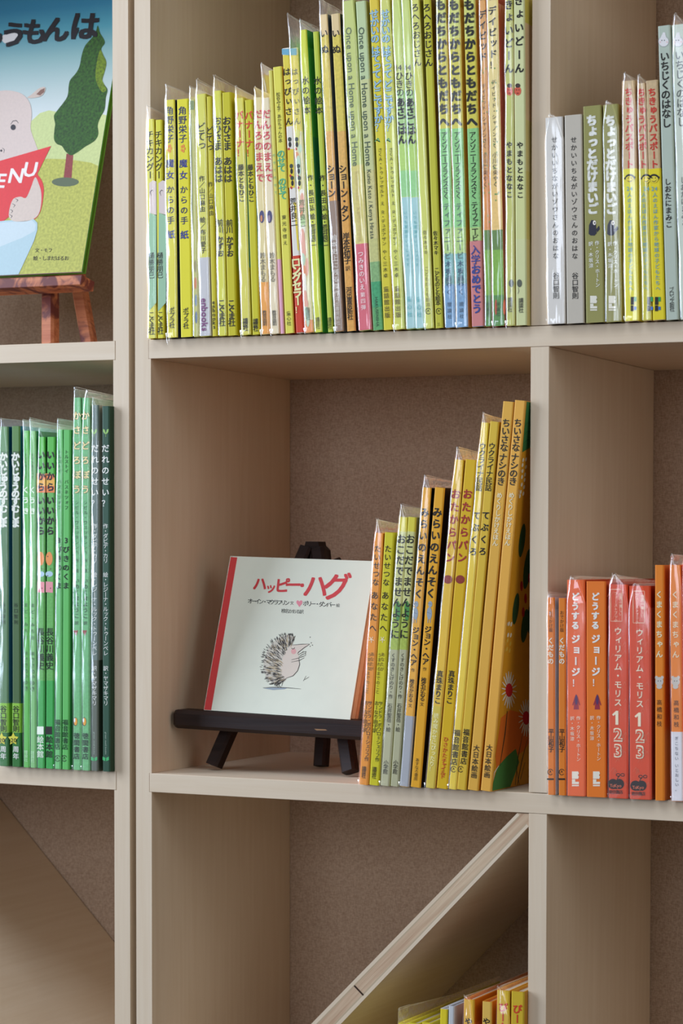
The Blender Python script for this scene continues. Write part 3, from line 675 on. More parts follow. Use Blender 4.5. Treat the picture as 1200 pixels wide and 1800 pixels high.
for i, (b, t, lab) in enumerate((
    ((1099, 1120, 564.5), (1090.5, 1117, 143), 'tan book in shiny film with red title and yellow lower band, left of three alike'),
    ((1128, 1146, 564), (1120, 1132.5, 147), 'tan book set back in shadow between its two wood grain doubles, green yellow lower band'),
    ((1147.5, 1168, 563), (1133, 1156.5, 142), 'tan wood grain unwrapped book with red title, bright yellow lower band and small face logo'))):
    def band_art(mb, mp, w, h, zl, x=(1107, 1136, 1149.5)[i]):
        ell(mb, mp, x, 313, 8.5, 7, K, .0005); ell(mb, mp, x, 315.5, 7.2, 6, (222, 206, 60), .00054)
        ell(mb, mp, x-2.6, 313, 1, 1, K, .0006, 8); ell(mb, mp, x+2.6, 313, 1, 1, K, .0006, 8); stroke(mb, mp, [(x-4, 318), (x-1, 319.5), (x+2, 319), (x+4.5, 316)], 1, K, .0006)
        ell(mb, mp, x+8.5, 312, 1.6, 2, K, .00056, 8); ell(mb, mp, x-8.5, 314, 1.6, 2, K, .00056, 8)
        xx = x+6.5
        poly(mb, mp, [(xx-5, 522), (xx+1, 522), (xx+1, 536), (xx-5, 536)], K, .0005); poly(mb, mp, [(xx+1, 522), (xx+5, 522), (xx+5, 530), (xx+1, 530)], (40, 150, 80), .0005)
        poly(mb, mp, [(xx-5, 537), (xx+.5, 537), (xx+.5, 547), (xx-5, 547)], K, .0005); poly(mb, mp, [(xx+1, 539), (xx+5, 539), (xx+5, 545), (xx+1, 545)], (50, 110, 190), .0005)
    book('top', b, t, (196, 172, 134), lab, [T_('ちきゅうパスポート', 155, 297, 13, (196, 56, 40), .024, .52)], side=(176, 140, 96), group=GTR, film=(13, 14, 0)[i], flap=(5, 0, 0)[i], mott=.1, depth=.16,
         obi=(297, 565, ((222, 216, 60), (196, 190, 46), (222, 206, 30))[i], [T_('人のえほん作家から地球の子どもたちへ', 338, 512, 7.5, (96, 160, 180), .006, .5)], None, lambda mb, mp, w, h, zl, f=band_art, x=(1106.5, 1136, 1150)[i]: (f(mb, mp, w, h, zl), put_line(mb, mp, '24', x, 332, 11, 9, (96, 160, 180), .0006))))
def figart(x):
    def art(mb, mp, w, h, zl):
        ell(mb, mp, x, 73, 9.5, 9.5, (150, 156, 160), .00013); ell(mb, mp, x, 73, 8.8, 8.8, (222, 222, 226), .00015)
        poly(mb, mp, [(x-6, 68), (x-1, 57), (x+2.5, 57), (x+5, 68)], (222, 222, 226), .00016)
        for q in (-3, 1.5): ell(mb, mp, x+q, 71, .9, 1, K, .0002, 8)
        for q in (-6, 6): ell(mb, mp, x+q, 74, 1.6, 1.1, (226, 190, 190), .0002, 8)
    return art
book('top', (1170, 1192, 565), (1154.5, 1178, 46), (176, 190, 178), 'tall grey green book with white fruit drawing, fully in view near the top right corner',
     [T_('いちじくのはなし', 92, 226, 15, K, .014), T_('しおたにまみこ', 315, 403, 10.5, K, .01, .46), T_('ブロンズ新社', 508, 550, 8, K, 0, .52)], side=(160, 170, 150), group=GTR, art=figart(1166), depth=.16)
book('top', (1195.5, 1221, 564), (1179.5, 1205, 44), (196, 206, 194), 'tall grey green book in film cut by the right edge of the top shelf',
     [T_('いちじくのはなし', 90, 224, 15, (90, 96, 92), .004), T_('しおたにまみこ', 312, 400, 10.5, (90, 96, 92))], side=(170, 178, 160), group=GTR, art=figart(1191), film=18, depth=.16)
book('top', (1224, 1246, 563), (1208, 1230, 30), (206, 170, 110), 'tan book in film just beyond the pale green ones at the right edge', [], group=GTR, film=18, depth=.16)

# ---- middle shelf, right of the easel
for i, (b, t, lab) in enumerate((
    ((629, 647.5, 1378), (658.5, 672, 937), 'orange leaning book in shiny film, first of the row beside the easel'),
    ((648.5, 664.5, 1378), (674, 693.5, 936), 'lime yellow leaning book with thin black brush title, second in the row beside the easel'))):
    def art(mb, mp, w, h, zl, x=(652.5, 672)[i]):
        for k in range(5):
            a = k*1.257+.3; stroke(mb, mp, [(x, 1124), (x+4.6*math.cos(a), 1124+5.5*math.sin(a))], 2.4, (244, 222, 196), .00016+k*1e-6)
    book('mid', b, t, (228, 150, 46) if i == 0 else (208, 200, 46), lab, [T_('たいせつな', 957, 1030, 11, K, 0), T_('あなたへ', 1036, 1112, 12, K, 0), T_('あなたが', 1144, 1178, 6.5, (110, 92, 40), 0, .62), T_('うまれるまでのこと', 1146, 1218, 6.5, (110, 92, 40), 0, .28), T_('サンドラ・ポワロ＝シェリフ作', 1230, 1336, 7, K, .004, .72), T_('おーなり由子訳', 1230, 1286, 7, K, .004, .3), T_('講談社', 1346, 1366, 7, K, .006)],
         side=(222, 122, 40) if i == 0 else (196, 186, 40), group=GC, film=24 if i == 0 else 0, flap=9 if i == 0 else 0, art=art, soft=False, depth=.18)
for i, (b, t, lab) in enumerate((
    ((667, 684, 1379), (700.5, 715.5, 909), 'yellow green to grey book in shiny film, left of two alike with bold black title'),
    ((685, 700, 1380), (716, 731, 909), 'yellow green to grey book with bold black title, right of two alike, near silver band'))):
    def art(mb, mp, w, h, zl, x=(699, 715)[i]):
        ell(mb, mp, x, 1074, 4.5, 18, (76, 142, 72), .00013)
    book('mid', b, t, (206, 202, 118), lab, [T_('おこだでませんように', 938, 1122, 14.5, K, .012), T_('くすのきしげのり・作', 1146, 1226, 7, K), T_('石井聖岳・絵', 1234, 1284, 7.5, K), T_('小学館', 1334, 1358, 8, K)], side=(190, 190, 110),
         bands=[(909, 934, (214, 204, 70)), (934, 1060, (200, 202, 138), None, .08), (1060, 1140, (166, 186, 84), None, .15), (1140, 1380, (180, 180, 148))], group=GC, film=22 if i == 0 else 0, flap=10 if i == 0 else 0, art=art, depth=.18)
def robot(x):
    def art(mb, mp, w, h, zl):
        ell(mb, mp, x, 1078, 4.5, 11, (150, 164, 178), .00014); ell(mb, mp, x+1.5, 1062, 3.6, 5.5, (150, 164, 178), .00015)
        for q in (-2.2, 2): stroke(mb, mp, [(x+q, 1086), (x+q-.6, 1095)], 2.2, (150, 164, 178), .00016)
        stroke(mb, mp, [(x-3, 1060), (x+4, 1062)], .9, (80, 90, 100), .0002); stroke(mb, mp, [(x-4, 1076), (x+3, 1079)], .8, (90, 100, 112), .0002)
    return art
book('mid', (702, 718, 1381), (741.5, 757.5, 857), (226, 170, 54), 'amber book in shiny film with black cover and silver grey lower band',
     [T_('みらいのえんそく', 890, 1052, 14, K, .02), T_('ジョン・ヘア', 1100, 1168, 10.5, K, .016), T_('作', 1172, 1179, 6), T_('椎名かおる', 1191, 1232, 7.5, K, .006), T_('文', 1234, 1241, 6)], side=(26, 24, 26), group=GC, film=20, flap=11, art=robot(730), depth=.19,
     obi=(1256, 1381, (164, 168, 176), []))
book('mid', (720.5, 738.5, 1385), (763, 781.5, 857), (228, 168, 44), 'amber book with black cover and small grey astronaut figure, unwrapped',
     [T_('みらいのえんそく', 890, 1052, 15, K, .022), T_('ジョン・ヘア', 1100, 1168, 11, K, .016), T_('作', 1172, 1179, 6), T_('椎名かおる', 1191, 1232, 8.5, K, .008), T_('文', 1234, 1241, 6), T_('あすなろ書房', 1333, 1373, 6, (70, 56, 30))], side=(22, 20, 22), group=GC, art=robot(754.5), depth=.19)
for i, (b, t, lab) in enumerate((
    ((747, 763.5, 1385), (797.5, 815.5, 808), 'mustard book in film with dark red title and pale lower lettering, left of two alike'),
    ((765, 787, 1386), (817.5, 836.5, 808), 'mustard book with dark red title and oval, unwrapped, right of two alike'))):
    def art(mb, mp, w, h, zl, x=(787, 808.5)[i]):
        ell(mb, mp, x, 1018.5, 8, 7.5, (140, 52, 40), .00014); stroke(mb, mp, [(x-4, 1016), (x+4, 1021)], 1, (170, 84, 60), .0002); stroke(mb, mp, [(x-3, 1021), (x+2, 1014)], .8, (170, 84, 60), .0002)
    tx = [T_('おたからパン', 857, 990, 15, (160, 46, 40), .022), T_('真珠まりこ', 1177, 1236, 10.5, K, .014)]
    tx += [T_('読み聞かせにぴったり！', 1252, 1356, 8, (240, 232, 170), .02)] if i == 0 else [T_('ひさかた', 1294, 1332, 8, (196, 70, 40), .01), T_('チャイルド', 1333, 1368, 8, (196, 70, 40), .012)]
    book('mid', b, t, (220, 184, 48) if i == 0 else (214, 176, 30), lab, tx, side=(206, 130, 50) if i == 0 else (160, 140, 40), group=GC, film=20 if i == 0 else 0, flap=12 if i == 0 else 0, art=art, depth=.2,
         bands=[(1240, 1385, (204, 184, 60))] if i == 0 else [])
for i, (b, t, lab) in enumerate((
    ((787.5, 801.5, 1386.5), (844.5, 859, 743), 'thin yellow book in film with black title, left of two beside the tallest tan books'),
    ((802.5, 818, 1388.5), (859.5, 877.5, 741), 'yellow tan book with black title, right of two beside the tallest tan books'))):
    def lg(mb, mp, w, h, zl, x=(797, 809.5)[i]):
        dotlogo(x, 1352)(mb, mp, w, h, zl)
    book('mid', b, t, (226, 200, 62) if i == 0 else (216, 182, 60), lab, [T_('ウクライナ民話', 778, 862, 11, K, .006), T_('てぶくろ', 894, 978, 12.5, K, .016), T_('福音館書店', 1280, 1344, 10.5, K, .014)], side=(222, 176, 50) if i == 0 else (196, 170, 60), group=GC, film=16 if i == 0 else 0, flap=5 if i == 0 else 0, art=lg, depth=.2)
for i, (b, t, lab) in enumerate((
    ((820, 841, 1389), (883.5, 902.5, 706), 'tall tan orange leaning book, left of the two tallest on the middle shelf'),
    ((843, 863.5, 1391), (904, 923.5, 704), 'tall tan orange leaning book showing its flowered cover, rightmost on the middle shelf'))):
    e = book('mid', b, t, (222, 172, 72) if i == 0 else (228, 172, 74), lab, [T_('ちいさな', 736, 793, 13, (54, 50, 40), .012), T_('ナシのき', 796, 852, 13, (54, 50, 40), .012), T_('めくりしかけえほん', 864, 958, 9, (238, 226, 190), .012), T_('大日本絵画', 1308, 1368, 10, (60, 54, 40), .008)],
             side=(222, 160, 40), group=GC, film=0, depth=.21)
    if i == 1:
        # printed flowers on the cover that faces right
        bpy.context.view_layer.update()
        cv = [c for c in e.children if c.name.startswith('cover')][0]
        Mw = e.matrix_world; Mi = Mw.inverted(); n = (Mw.to_3x3() @ Vector((1, 0, 0))).normalized()
        ww = max(v.co.x for v in cv.data.vertices)
        P0 = Mw @ Vector((ww, 0, 0))
        dmax = .2095; hmax = max(v.co.z for v in cv.data.vertices)-.0005
        art_mb = MB()
        def mpr(px, py, off):
            p = Mi @ on_plane(px, py, P0, n)
            return Vector((ww+off, min(max(p.y, .0022), dmax), min(max(p.z, .0005), hmax)))
        poly(art_mb, mpr, [(922, 690), (990, 690), (990, 745), (933, 786), (917, 795), (919, 760)], (58, 122, 70), .0001)
        for y in (742, 757, 772): stroke(art_mb, mpr, [(917, y+8), (925, y+2), (936, y)], 1, (40, 92, 54), .00014)
        poly(art_mb, mpr, [(868, 1330), (880, 1262), (896, 1248), (920, 1254), (940, 1290), (920, 1320), (890, 1340), (872, 1352)], (222, 116, 40), .0001)
        poly(art_mb, mpr, [(858, 1396), (861, 1377), (874, 1348), (890, 1330), (906, 1316), (912, 1340), (896, 1387), (890, 1398)], (70, 132, 66), .00016)
        stroke(art_mb, mpr, [(861, 1374), (868, 1358), (876, 1346)], 2, (236, 230, 214), .00019)
        stroke(art_mb, mpr, [(891, 1250), (887, 1290), (878, 1346)], 1.6, (52, 56, 40), .00021)
        for cx, cy, s in ((894, 1213, 1), (924, 1262, 1)):
            for k in range(18):
                a = 2*math.pi*k/18+.1; ca, sa = math.cos(a), math.sin(a)
                stroke(art_mb, mpr, [(cx+ca*4, cy+sa*9), (cx+ca*9, cy+sa*22), (cx+ca*13.5, cy+sa*33)], 2.3, (240, 236, 226), .00022+k*2e-6)
            ell(art_mb, mpr, cx, cy, 6.2, 12, (204, 38, 46), .00028)
        rr = random.Random(3)
        for k in range(20): ell(art_mb, mpr, 914.5+(k % 3)*4.6+rr.uniform(-1, 1)-(k//3)*.9, 806+(k//3)*11+rr.uniform(-3, 3)+(k % 3)*2, 1.5, 3.8, (238, 232, 212), .0002+k*1e-6, 10, .2)
        for k in range(12): ell(art_mb, mpr, 889+(k % 3)*4.5+rr.uniform(-1, 1)-(k//3)*1.2, 1098+(k//3)*15+rr.uniform(-4, 4), 1.5, 4.2, (240, 234, 214) if k < 6 else (226, 190, 80), .0002+k*1e-6, 10, .2)
        for cx, cy, rx, ry in ((906, 1070, 5, 28), (917, 950, 5, 30), (926, 1000, 6, 36), (922, 1100, 6, 30), (934, 1080, 7, 34), (940, 960, 8, 40)): ell(art_mb, mpr, cx, cy, rx, ry, (46, 84, 48), .0002+cx*1e-8, 18, .12)
        for cx, cy in ((916, 1030), (923, 1052), (930, 1016), (919, 1076)): ell(art_mb, mpr, cx, cy, 2.4, 9, (186, 40, 40), .00026, 12)
        for P in ([(905, 1380), (910, 1330), (918, 1290)], [(908, 1385), (916, 1340), (926, 1300)], [(912, 1380), (906, 1345)], [(914, 1370), (922, 1340)]): stroke(art_mb, mpr, P, 1.2, (52, 60, 44), .00024)
        off = len(cv.data.vertices)
        o2 = art_mb.build('cover_print')
        # merge the print into the cover mesh
        vs = [tuple(v.co) for v in cv.data.vertices]+art_mb.v
        fs = [tuple(p.vertices) for p in cv.data.polygons]+[tuple(a+off for a in f) for f in art_mb.f]
        mats = list(cv.data.materials); mi = [p.material_index for p in cv.data.polygons]; sm = [p.use_smooth for p in cv.data.polygons]
        for f, k in zip(art_mb.f, art_mb.m):
            if art_mb.mats[k] not in mats: mats.append(art_mb.mats[k])
            mi.append(mats.index(art_mb.mats[k])); sm.append(False)
        me = bpy.data.meshes.new('cover'); me.from_pydata(vs, [], fs)
        for m in mats: me.materials.append(m)
        me.polygons.foreach_set('material_index', mi); me.polygons.foreach_set('use_smooth', sm); me.update()
        old = cv.data; cv.data = me; bpy.data.meshes.remove(old); bpy.data.objects.remove(o2)

# ---- orange books on the right shelf
for i, (b, t, lab) in enumerate((
    ((962, 975, 1397.5), (960.5, 974.5, 1050), 'small thin orange board book in film, left end of the orange row'),
    ((981, 994, 1398.5), (980, 994.5, 1051), 'small thin orange board book second in the orange row'))):
    def art(mb, mp, w, h, zl, x=(967, 987)[i]): dotlogo(x, 1357)(mb, mp, w, h, zl); poly(mb, mp, [(x-6, 1368), (x+6, 1368), (x+6, 1371), (x-6, 1371)], K, .00016)
    book('mid', b, t, (222, 126, 40), lab, [T_('おでかけ版', 1073, 1111, 6.5, (80, 50, 30)), T_('くだもの', 1120, 1168, 9.5, (240, 226, 206), .018), T_('平山和子', 1281, 1322, 9.5, (50, 36, 26), .006)], side=(206, 206, 216), group=GR, film=8 if i == 0 else 0, art=art, depth=.13)
def girl(x, y):
    def art(mb, mp, w, h, zl):
        poly(mb, mp, [(x, y-13), (x+2.5, y-8), (x+7, y+6), (x+5.6, y+7), (x+3.4, y+2), (x+4.6, y+14), (x-4.6, y+14), (x-3.4, y+2), (x-5.6, y+7), (x-7, y+6), (x-2.5, y-8)], (150, 46, 64), .00014)
        ell(mb, mp, x, y-3, 2.4, 9, (86, 52, 96), .0002)
        bl_logo(mb, mp, x-1, 1369, 13, (240, 228, 214))
    return art
for i, (b, t, lab) in enumerate((
    ((996, 1028.5, 1398), (995, 1028, 1019), 'thick salmon orange board book in film with white title and red coat figure'),
    ((1030, 1065, 1401), (1029, 1064.5, 1021.5), 'thick orange board book with white title and red coat figure, unwrapped'))):
    x = (1012.5, 1049.5)[i]
    book('mid', b, t, (228, 104, 50) if i == 0 else (230, 122, 40), lab, [T_('どうする', 1040, 1107, 12.5, WH, .03, .48), T_('ジョージ！', 1113, 1209, 13.5, WH, .03, .5), T_('作・クリス・ホートン', 1257, 1337, 6.5, (244, 226, 206), .006, .64), T_('訳・木坂涼', 1257, 1302, 6.5, (244, 226, 206), .006, .3)], side=(206, 84, 40), group=GR, film=5 if i == 0 else 0, art=girl(x, 1233), depth=.15)
for i, (b, t, lab) in enumerate((
    ((1068, 1103.5, 1403), (1069.5, 1103, 1027), 'thick red orange board book in shiny film with large white numbers, left of two alike'),
    ((1105.5, 1144.5, 1406), (1104.5, 1142.5, 1029.5), 'thick red orange board book with large white numbers and apple logo, right of two alike'))):
    def art(mb, mp, w, h, zl, x=(1082, 1121.5)[i], y=(1378, 1381)[i]):
        c = (240, 206, 176)
        q = [(x-9, y-342), (x+11, y-342), (x+11, y-286), (x-9, y-286), (x-9, y-342)]
        for a, b_ in zip(q, q[1:]): stroke(mb, mp, [a, ((a[0]+b_[0])/2, (a[1]+b_[1])/2), b_], 1.1, c, .00015)
        for dx, dy, rx, ry in ((-5, 0, 9, 9), (6, 0, 8.5, 9), (0, 2, 10, 7)): ell(mb, mp, x+dx, y+dy, rx, ry, (44, 32, 30), .00014+abs(dx)*1e-6, 18)
        stroke(mb, mp, [(x+2, y-8), (x+5, y-13), (x+7, y-15)], 1.6, (44, 32, 30), .00016)
        for a in (-1, 1): 
            pts = [(x+8+a*4+3.4*math.cos(k*.7), y-16+2.4*math.sin(k*.7)) for k in range(10)]; stroke(mb, mp, pts, 1.2, (44, 32, 30), .00016)
        rr = random.Random(2)
        for k in range(46):
            px = x+rr.uniform(-13, 17); py = rr.uniform(1035, 1398)
            stroke(mb, mp, [(px-3, py+4), (px, py-1), (px+2, py-4), (px+4, py+2)], .8, (214, 110, 76), .00009)
    dy = 0 if i == 0 else 3
    nums = []
    for s, y in (('1', 1262), ('2', 1291), ('3', 1319)):
        if s == '1': pass
        else: nums += [T_(s, y+dy-12, y+dy+12, 25, (246, 226, 200), .05), ]
    def art_all(mb, mp, w, h, zl, art=art, x=(1082, 1121.5)[i], dy=dy):
        art(mb, mp, w, h, zl)
        y1 = 1262+dy; poly(mb, mp, [(x-6.5, y1-6), (x+.5, y1-12.5), (x+4.5, y1-12.5), (x+4.5, y1+12), (x-.5, y1+12), (x-.5, y1-6.5), (x-4, y1-3.5)], (246, 226, 200), .00022)
        m = paint((212, 74, 34), .5)
        for s, y in (('2', 1291), ('3', 1319)):
            a = mp(x-.5, y+dy, 0)
            k = 25*1.12
            pa = mp(x, y+dy, 0); pb = mp(x+10, y+dy, 0); pc = mp(x, y+dy-10, 0)
            put_glyph(mb, s, -.004 if s == '2' else -.012, m, lambda X, Z, d: (X, -.0006-d, Z), w*.5, a.z, k*(pb-pa).length/10, k*(pc-pa).length/10)
    book('mid', b, t, (212, 74, 34), lab, [T_('世界一美しい', 1042+dy, 1082+dy, 6, (240, 206, 176), 0, .64), T_('ファーストブック', 1040+dy, 1094+dy, 5.5, (240, 206, 176), 0, .38), T_('ウィリアム・モリス', 1101+dy, 1242+dy, 12, (244, 222, 196), .008)] + nums,
         side=(150, 40, 34), group=GR, film=18 if i == 0 else 3, flap=5, art=lambda mb, mp, w, h, zl, f=art_all, x=(1082, 1121.5)[i], y=(1378, 1381)[i]: (f(mb, mp, w, h, zl), put_line(mb, mp, 'ToKyo', x, y+3, 20, 7, (222, 120, 88)), put_line(mb, mp, '東京書店', x, y+14, 24, 6.4, (44, 32, 30))), depth=.15)
def bear(x):
    def art(mb, mp, w, h, zl):
        c = (200, 196, 190)
        ell(mb, mp, x, 1198, 7, 8, c, .00014); ell(mb, mp, x-5, 1191, 2.6, 3, c, .00015); ell(mb, mp, x+5, 1191, 2.6, 3, c, .00015); ell(mb, mp, x, 1207, 5, 4, c, .00016)
        for q in (-2, 2.4): ell(mb, mp, x+q, 1197, .8, .9, K, .0002, 8)
    return art
book('mid', (1151.5, 1166, 1407), (1148.5, 1168, 993), (228, 132, 36), 'orange book with white title and small grey bear, unwrapped, right part of the orange row', [T_('くまくまちゃん', 1036, 1158, 11, (244, 226, 190), .014), T_('高橋和枝', 1228, 1278, 8.5, (60, 44, 30))], side=(206, 110, 40), group=GR, art=bear(1158.5), depth=.14)
book('mid', (1180, 1200, 1407), (1175.5, 1196, 993), (228, 134, 48), 'orange book in film with small grey bear and white lower band, near the right edge', [T_('くまくまちゃん', 1036, 1158, 11, (244, 222, 190), .01), T_('高橋和枝', 1228, 1278, 8.5, (70, 52, 40))], side=(214, 110, 50), group=GR, art=bear(1187), film=18, flap=9, depth=.14,
     obi=(1285, 1407, (222, 222, 230), [T_('ぎこちない', 1292, 1336, 6, (90, 90, 110)), T_('いとおしい。', 1340, 1390, 6, (90, 90, 110))]))
book('mid', (1203, 1224, 1408), (1198.5, 1219, 991), (226, 110, 60), 'red orange book in film cut off by the right edge', [], group=GR, film=18, depth=.14)

# ---- green books on the left shelf
for i, (b, t, lab) in enumerate((
    ((-1, 14, 1347.5), (-2, 14.5, 750), 'dark green book in hazy film with lime band and yellow star, at the left edge'),
    ((20.5, 37, 1348.5), (20.5, 34, 749), 'dark green book with fuzzy white title, lime band and yellow star, unwrapped'))):
    def band_art(mb, mp, w, h, zl, x=(3.5, 24)[i]):
        pts = []
        for k in range(10):
            r_ = 9.5 if k % 2 == 0 else 5; a = -math.pi/2+k*math.pi/5
            pts.append((x+r_*math.cos(a), 1299+r_*1.25*math.sin(a)))
        poly(mb, mp, pts, (214, 210, 70), .00055)
        put_line(mb, mp, '20', x+.5, 1301, 11, 9, K, .0007)
    book('mid', b, t, (94, 132, 92) if i == 0 else (74, 104, 62), lab, [T_('かいじゅうのすむしま', 796, 926, 13, (232, 236, 228), .045), T_('谷口智則', 1058, 1098, 6.5, (36, 50, 34))], side=(36, 112, 136), group=GL, film=14 if i == 0 else 0, flap=5 if i == 0 else 0, depth=.2,
         bands=[(749, 793, (108, 150, 104) if i == 0 else (92, 134, 72))],
         obi=(1236, 1348, (60, 126, 62), [T_('谷口智則', 1240, 1287, 10.5, K), T_('周年', 1311, 1336, 9.5, WH, .02)], ((1236, (140, 194, 66)), (1288, (52, 116, 54))), band_art))
for i, (b, t, lab) in enumerate((
    ((41, 51, 1347), (40, 51.5, 757), 'bright green thin book in film with white two character title, left of its hazy double'),
    ((52, 63.5, 1346.5), (53, 62, 757.5), 'bright green thin book in hazy film with white two character title'))):
    book('mid', b, t, (100, 184, 88) if i == 0 else (130, 190, 124), lab, [T_('トマトをたべて', 796, 842, 5.5, (40, 80, 40)), T_('く', 853, 868, 10, (226, 240, 222), .02), T_('う', 871, 886, 10, (226, 240, 222), .02), T_('き', 888, 906, 10, (226, 240, 222), .02), T_('まど・みちお', 1056, 1124, 6.5, (30, 70, 36)), T_('絵', 1142, 1150, 6, (40, 80, 40)), T_('ささめやゆき', 1152, 1213, 8, (30, 70, 36)), T_('理論社', 1317, 1337, 6, (190, 230, 190))], side=(40, 130, 80), group=GL, film=18 if i == 0 else 22, depth=.19, apex=.1)
for i, (b, t, lab) in enumerate((
    ((65, 77.5, 1349), (66, 79, 768), 'green book in film with bold black title over orange squares, left of two alike'),
    ((80, 93.5, 1350), (81.5, 97, 768), 'green book with bold black title over orange squares, unwrapped, right of two alike'))):
    def art(mb, mp, w, h, zl, dx=(-14.8, 0)[i]):
        a, b_ = 79.8+dx, 96.2+dx
        poly(mb, mp, [(a, 832), (b_, 834), (b_, 866), (a, 866)], (226, 130, 74), .00012); poly(mb, mp, [(a, 842), (b_, 842), (b_, 854), (a, 854)], (232, 178, 78), .00013)
        ell(mb, mp, 86.5+dx, 982, 6, 12, (230, 150, 84), .00012); ell(mb, mp, 86.5+dx, 1009, 6.5, 5, (176, 206, 226), .00012)
        poly(mb, mp, [(80.5+dx, 1022), (93+dx, 1023), (93+dx, 1042), (80.5+dx, 1041)], (226, 150, 160), .00012)
        for k in range(4): ell(mb, mp, 84+dx+(k % 2)*5, 978+k*22 - (k//2)*10, .9, 1.2, (90, 60, 60), .00018, 7)
        poly(mb, mp, [(80+dx, 1277), (91.5+dx, 1277), (91.5+dx, 1291), (80+dx, 1291)], (230, 240, 230) if dx else K, .00012)
    c = (90, 184, 76)
    book('mid', b, t, c, lab, [T_('いいから', 790, 865, 13, K, .03), T_('いいから', 870, 941, 13, K, .03), T_('長谷川義史', 1102, 1176, 12.5, (28, 44, 26), .008), T_('絵本館', 1292, 1331, 11, (226, 240, 226) if i == 0 else K, .008)], side=(50, 128, 56), group=GL, film=16 if i == 0 else 0, depth=.19, art=art,
         bands=[(866, 1195, (104, 176, 92), None, .12), (1195, 1350, (66, 168, 84), None, .05)])
for i, (b, t, lab) in enumerate((
    ((95, 107, 1351), (100, 110, 755), 'bright green book in film with small black title, left of two glossy alike'),
    ((108, 121.5, 1351.5), (111, 123.5, 755.5), 'bright green glossy book with small black title, right of two alike'))):
    book('mid', b, t, (112, 192, 120) if i == 0 else (100, 188, 100), lab, [T_('トルストイ', 790, 832, 6.5, (24, 50, 30)), T_('バスネツォフ', 842, 896, 6.5, (24, 50, 30)), T_('3', 943, 955, 11, (24, 44, 28), .012), T_('びきのくま', 957, 1036, 10.5, (24, 44, 28), .01), T_('福音館書店', 1263, 1317, 9, (24, 60, 34), .012)], side=(60, 150, 80), group=GL, film=18 if i == 0 else 0, flap=5 if i == 0 else 0, depth=.19, art=dotlogo((101, 113)[i], 1333))
for i, (b, t, lab) in enumerate((
    ((128, 142, 1352.5), (128, 142.5, 699), 'mint green tall book with cream outlined title and orange logo, left of two alike'),
    ((143.5, 157.5, 1353), (143.5, 157, 699.5), 'mint green tall book with cream outlined title and orange logo, right of two alike'))):
    def art(mb, mp, w, h, zl, x=(132.5, 148)[i]):
        ell(mb, mp, x, 1268.5, 3.8, 7.6, K, .00013); ell(mb, mp, x+.6, 1268.5, 2.8, 6.6, (236, 164, 46), .00016); ell(mb, mp, x-1.2, 1266, 1.4, 4, (240, 240, 236), .0002, 10)
        poly(mb, mp, [(x-4, 1108), (x+5, 1108), (x+1.5, 1118)], (150, 76, 66), .00013)
    tt = []
    for s, y0, y1 in (('かさ', 718, 768), ('どろぼう', 770, 872)):
        tt += [T_(s, y0, y1, 13, (104, 96, 60), .045), T_(s, y0, y1, 13, (236, 220, 160), .012)]
    book('mid', b, t, (112, 182, 124), lab, tt + [T_('シビル・ウェッタシンハ', 878, 974, 6.5, (40, 70, 44)), T_('作・絵', 980, 1006, 6), T_('いのくまようこ', 1014, 1086, 8, (40, 70, 44), .01), T_('訳', 1090, 1097, 6), T_('徳間書店', 1286, 1334, 9.5, (30, 44, 34), .01)], side=(110, 150, 110), group=GL, film=17 if i == 0 else 12, depth=.2, art=art, mott=.12, flap=4, apex=(.25, .9)[i])
def sprout(x):
    def art(mb, mp, w, h, zl):
        for s in (-1, 1): poly(mb, mp, [(x, 762), (x+s*2, 755), (x+s*5, 754), (x+s*4.6, 759), (x+s*1.5, 763)], (150, 196, 110), .00014)
        stroke(mb, mp, [(x, 768), (x, 761)], 1.2, (150, 196, 110), .00016)
        for s in (-1, 1): poly(mb, mp, [(x+s*.6, 1332), (x+s*5.5, 1330), (x+s*5.5, 1336), (x+s*.6, 1338)], (70, 178, 110), .00014)
    return art
for i, (b, t, lab) in enumerate((
    ((160.5, 171.5, 1353), (160.5, 173.5, 712), 'grey green tall book in hazy film with white title and sprout, beside its dark double'),
    ((180, 193, 1354), (178, 192.5, 714), 'dark green tall book with white title and sprout, rightmost on the left shelf'))):
    book('mid', b, t, (104, 122, 116) if i == 0 else (50, 84, 66), lab, [T_('だれのせい？', 778, 893, 12, WH, .008), T_('作・ダビデ・カリ', 919, 988, 8, WH), T_('絵・レジーナ・ルック・トゥーンペレ', 1004, 1150, 8, WH), T_('訳・ヤマザキマリ', 1168, 1238, 8, WH), T_('green seed books', 1284, 1324, 4, (170, 190, 176), 0, .5, True)], side=(190, 190, 174) if i == 0 else (40, 70, 50), group=GL, film=13 if i == 0 else 0, depth=.205, art=sprout((165.5, 186)[i]),
         bands=[(1158, 1354, (96, 104, 92), (66, 78, 54))] if i == 0 else [])

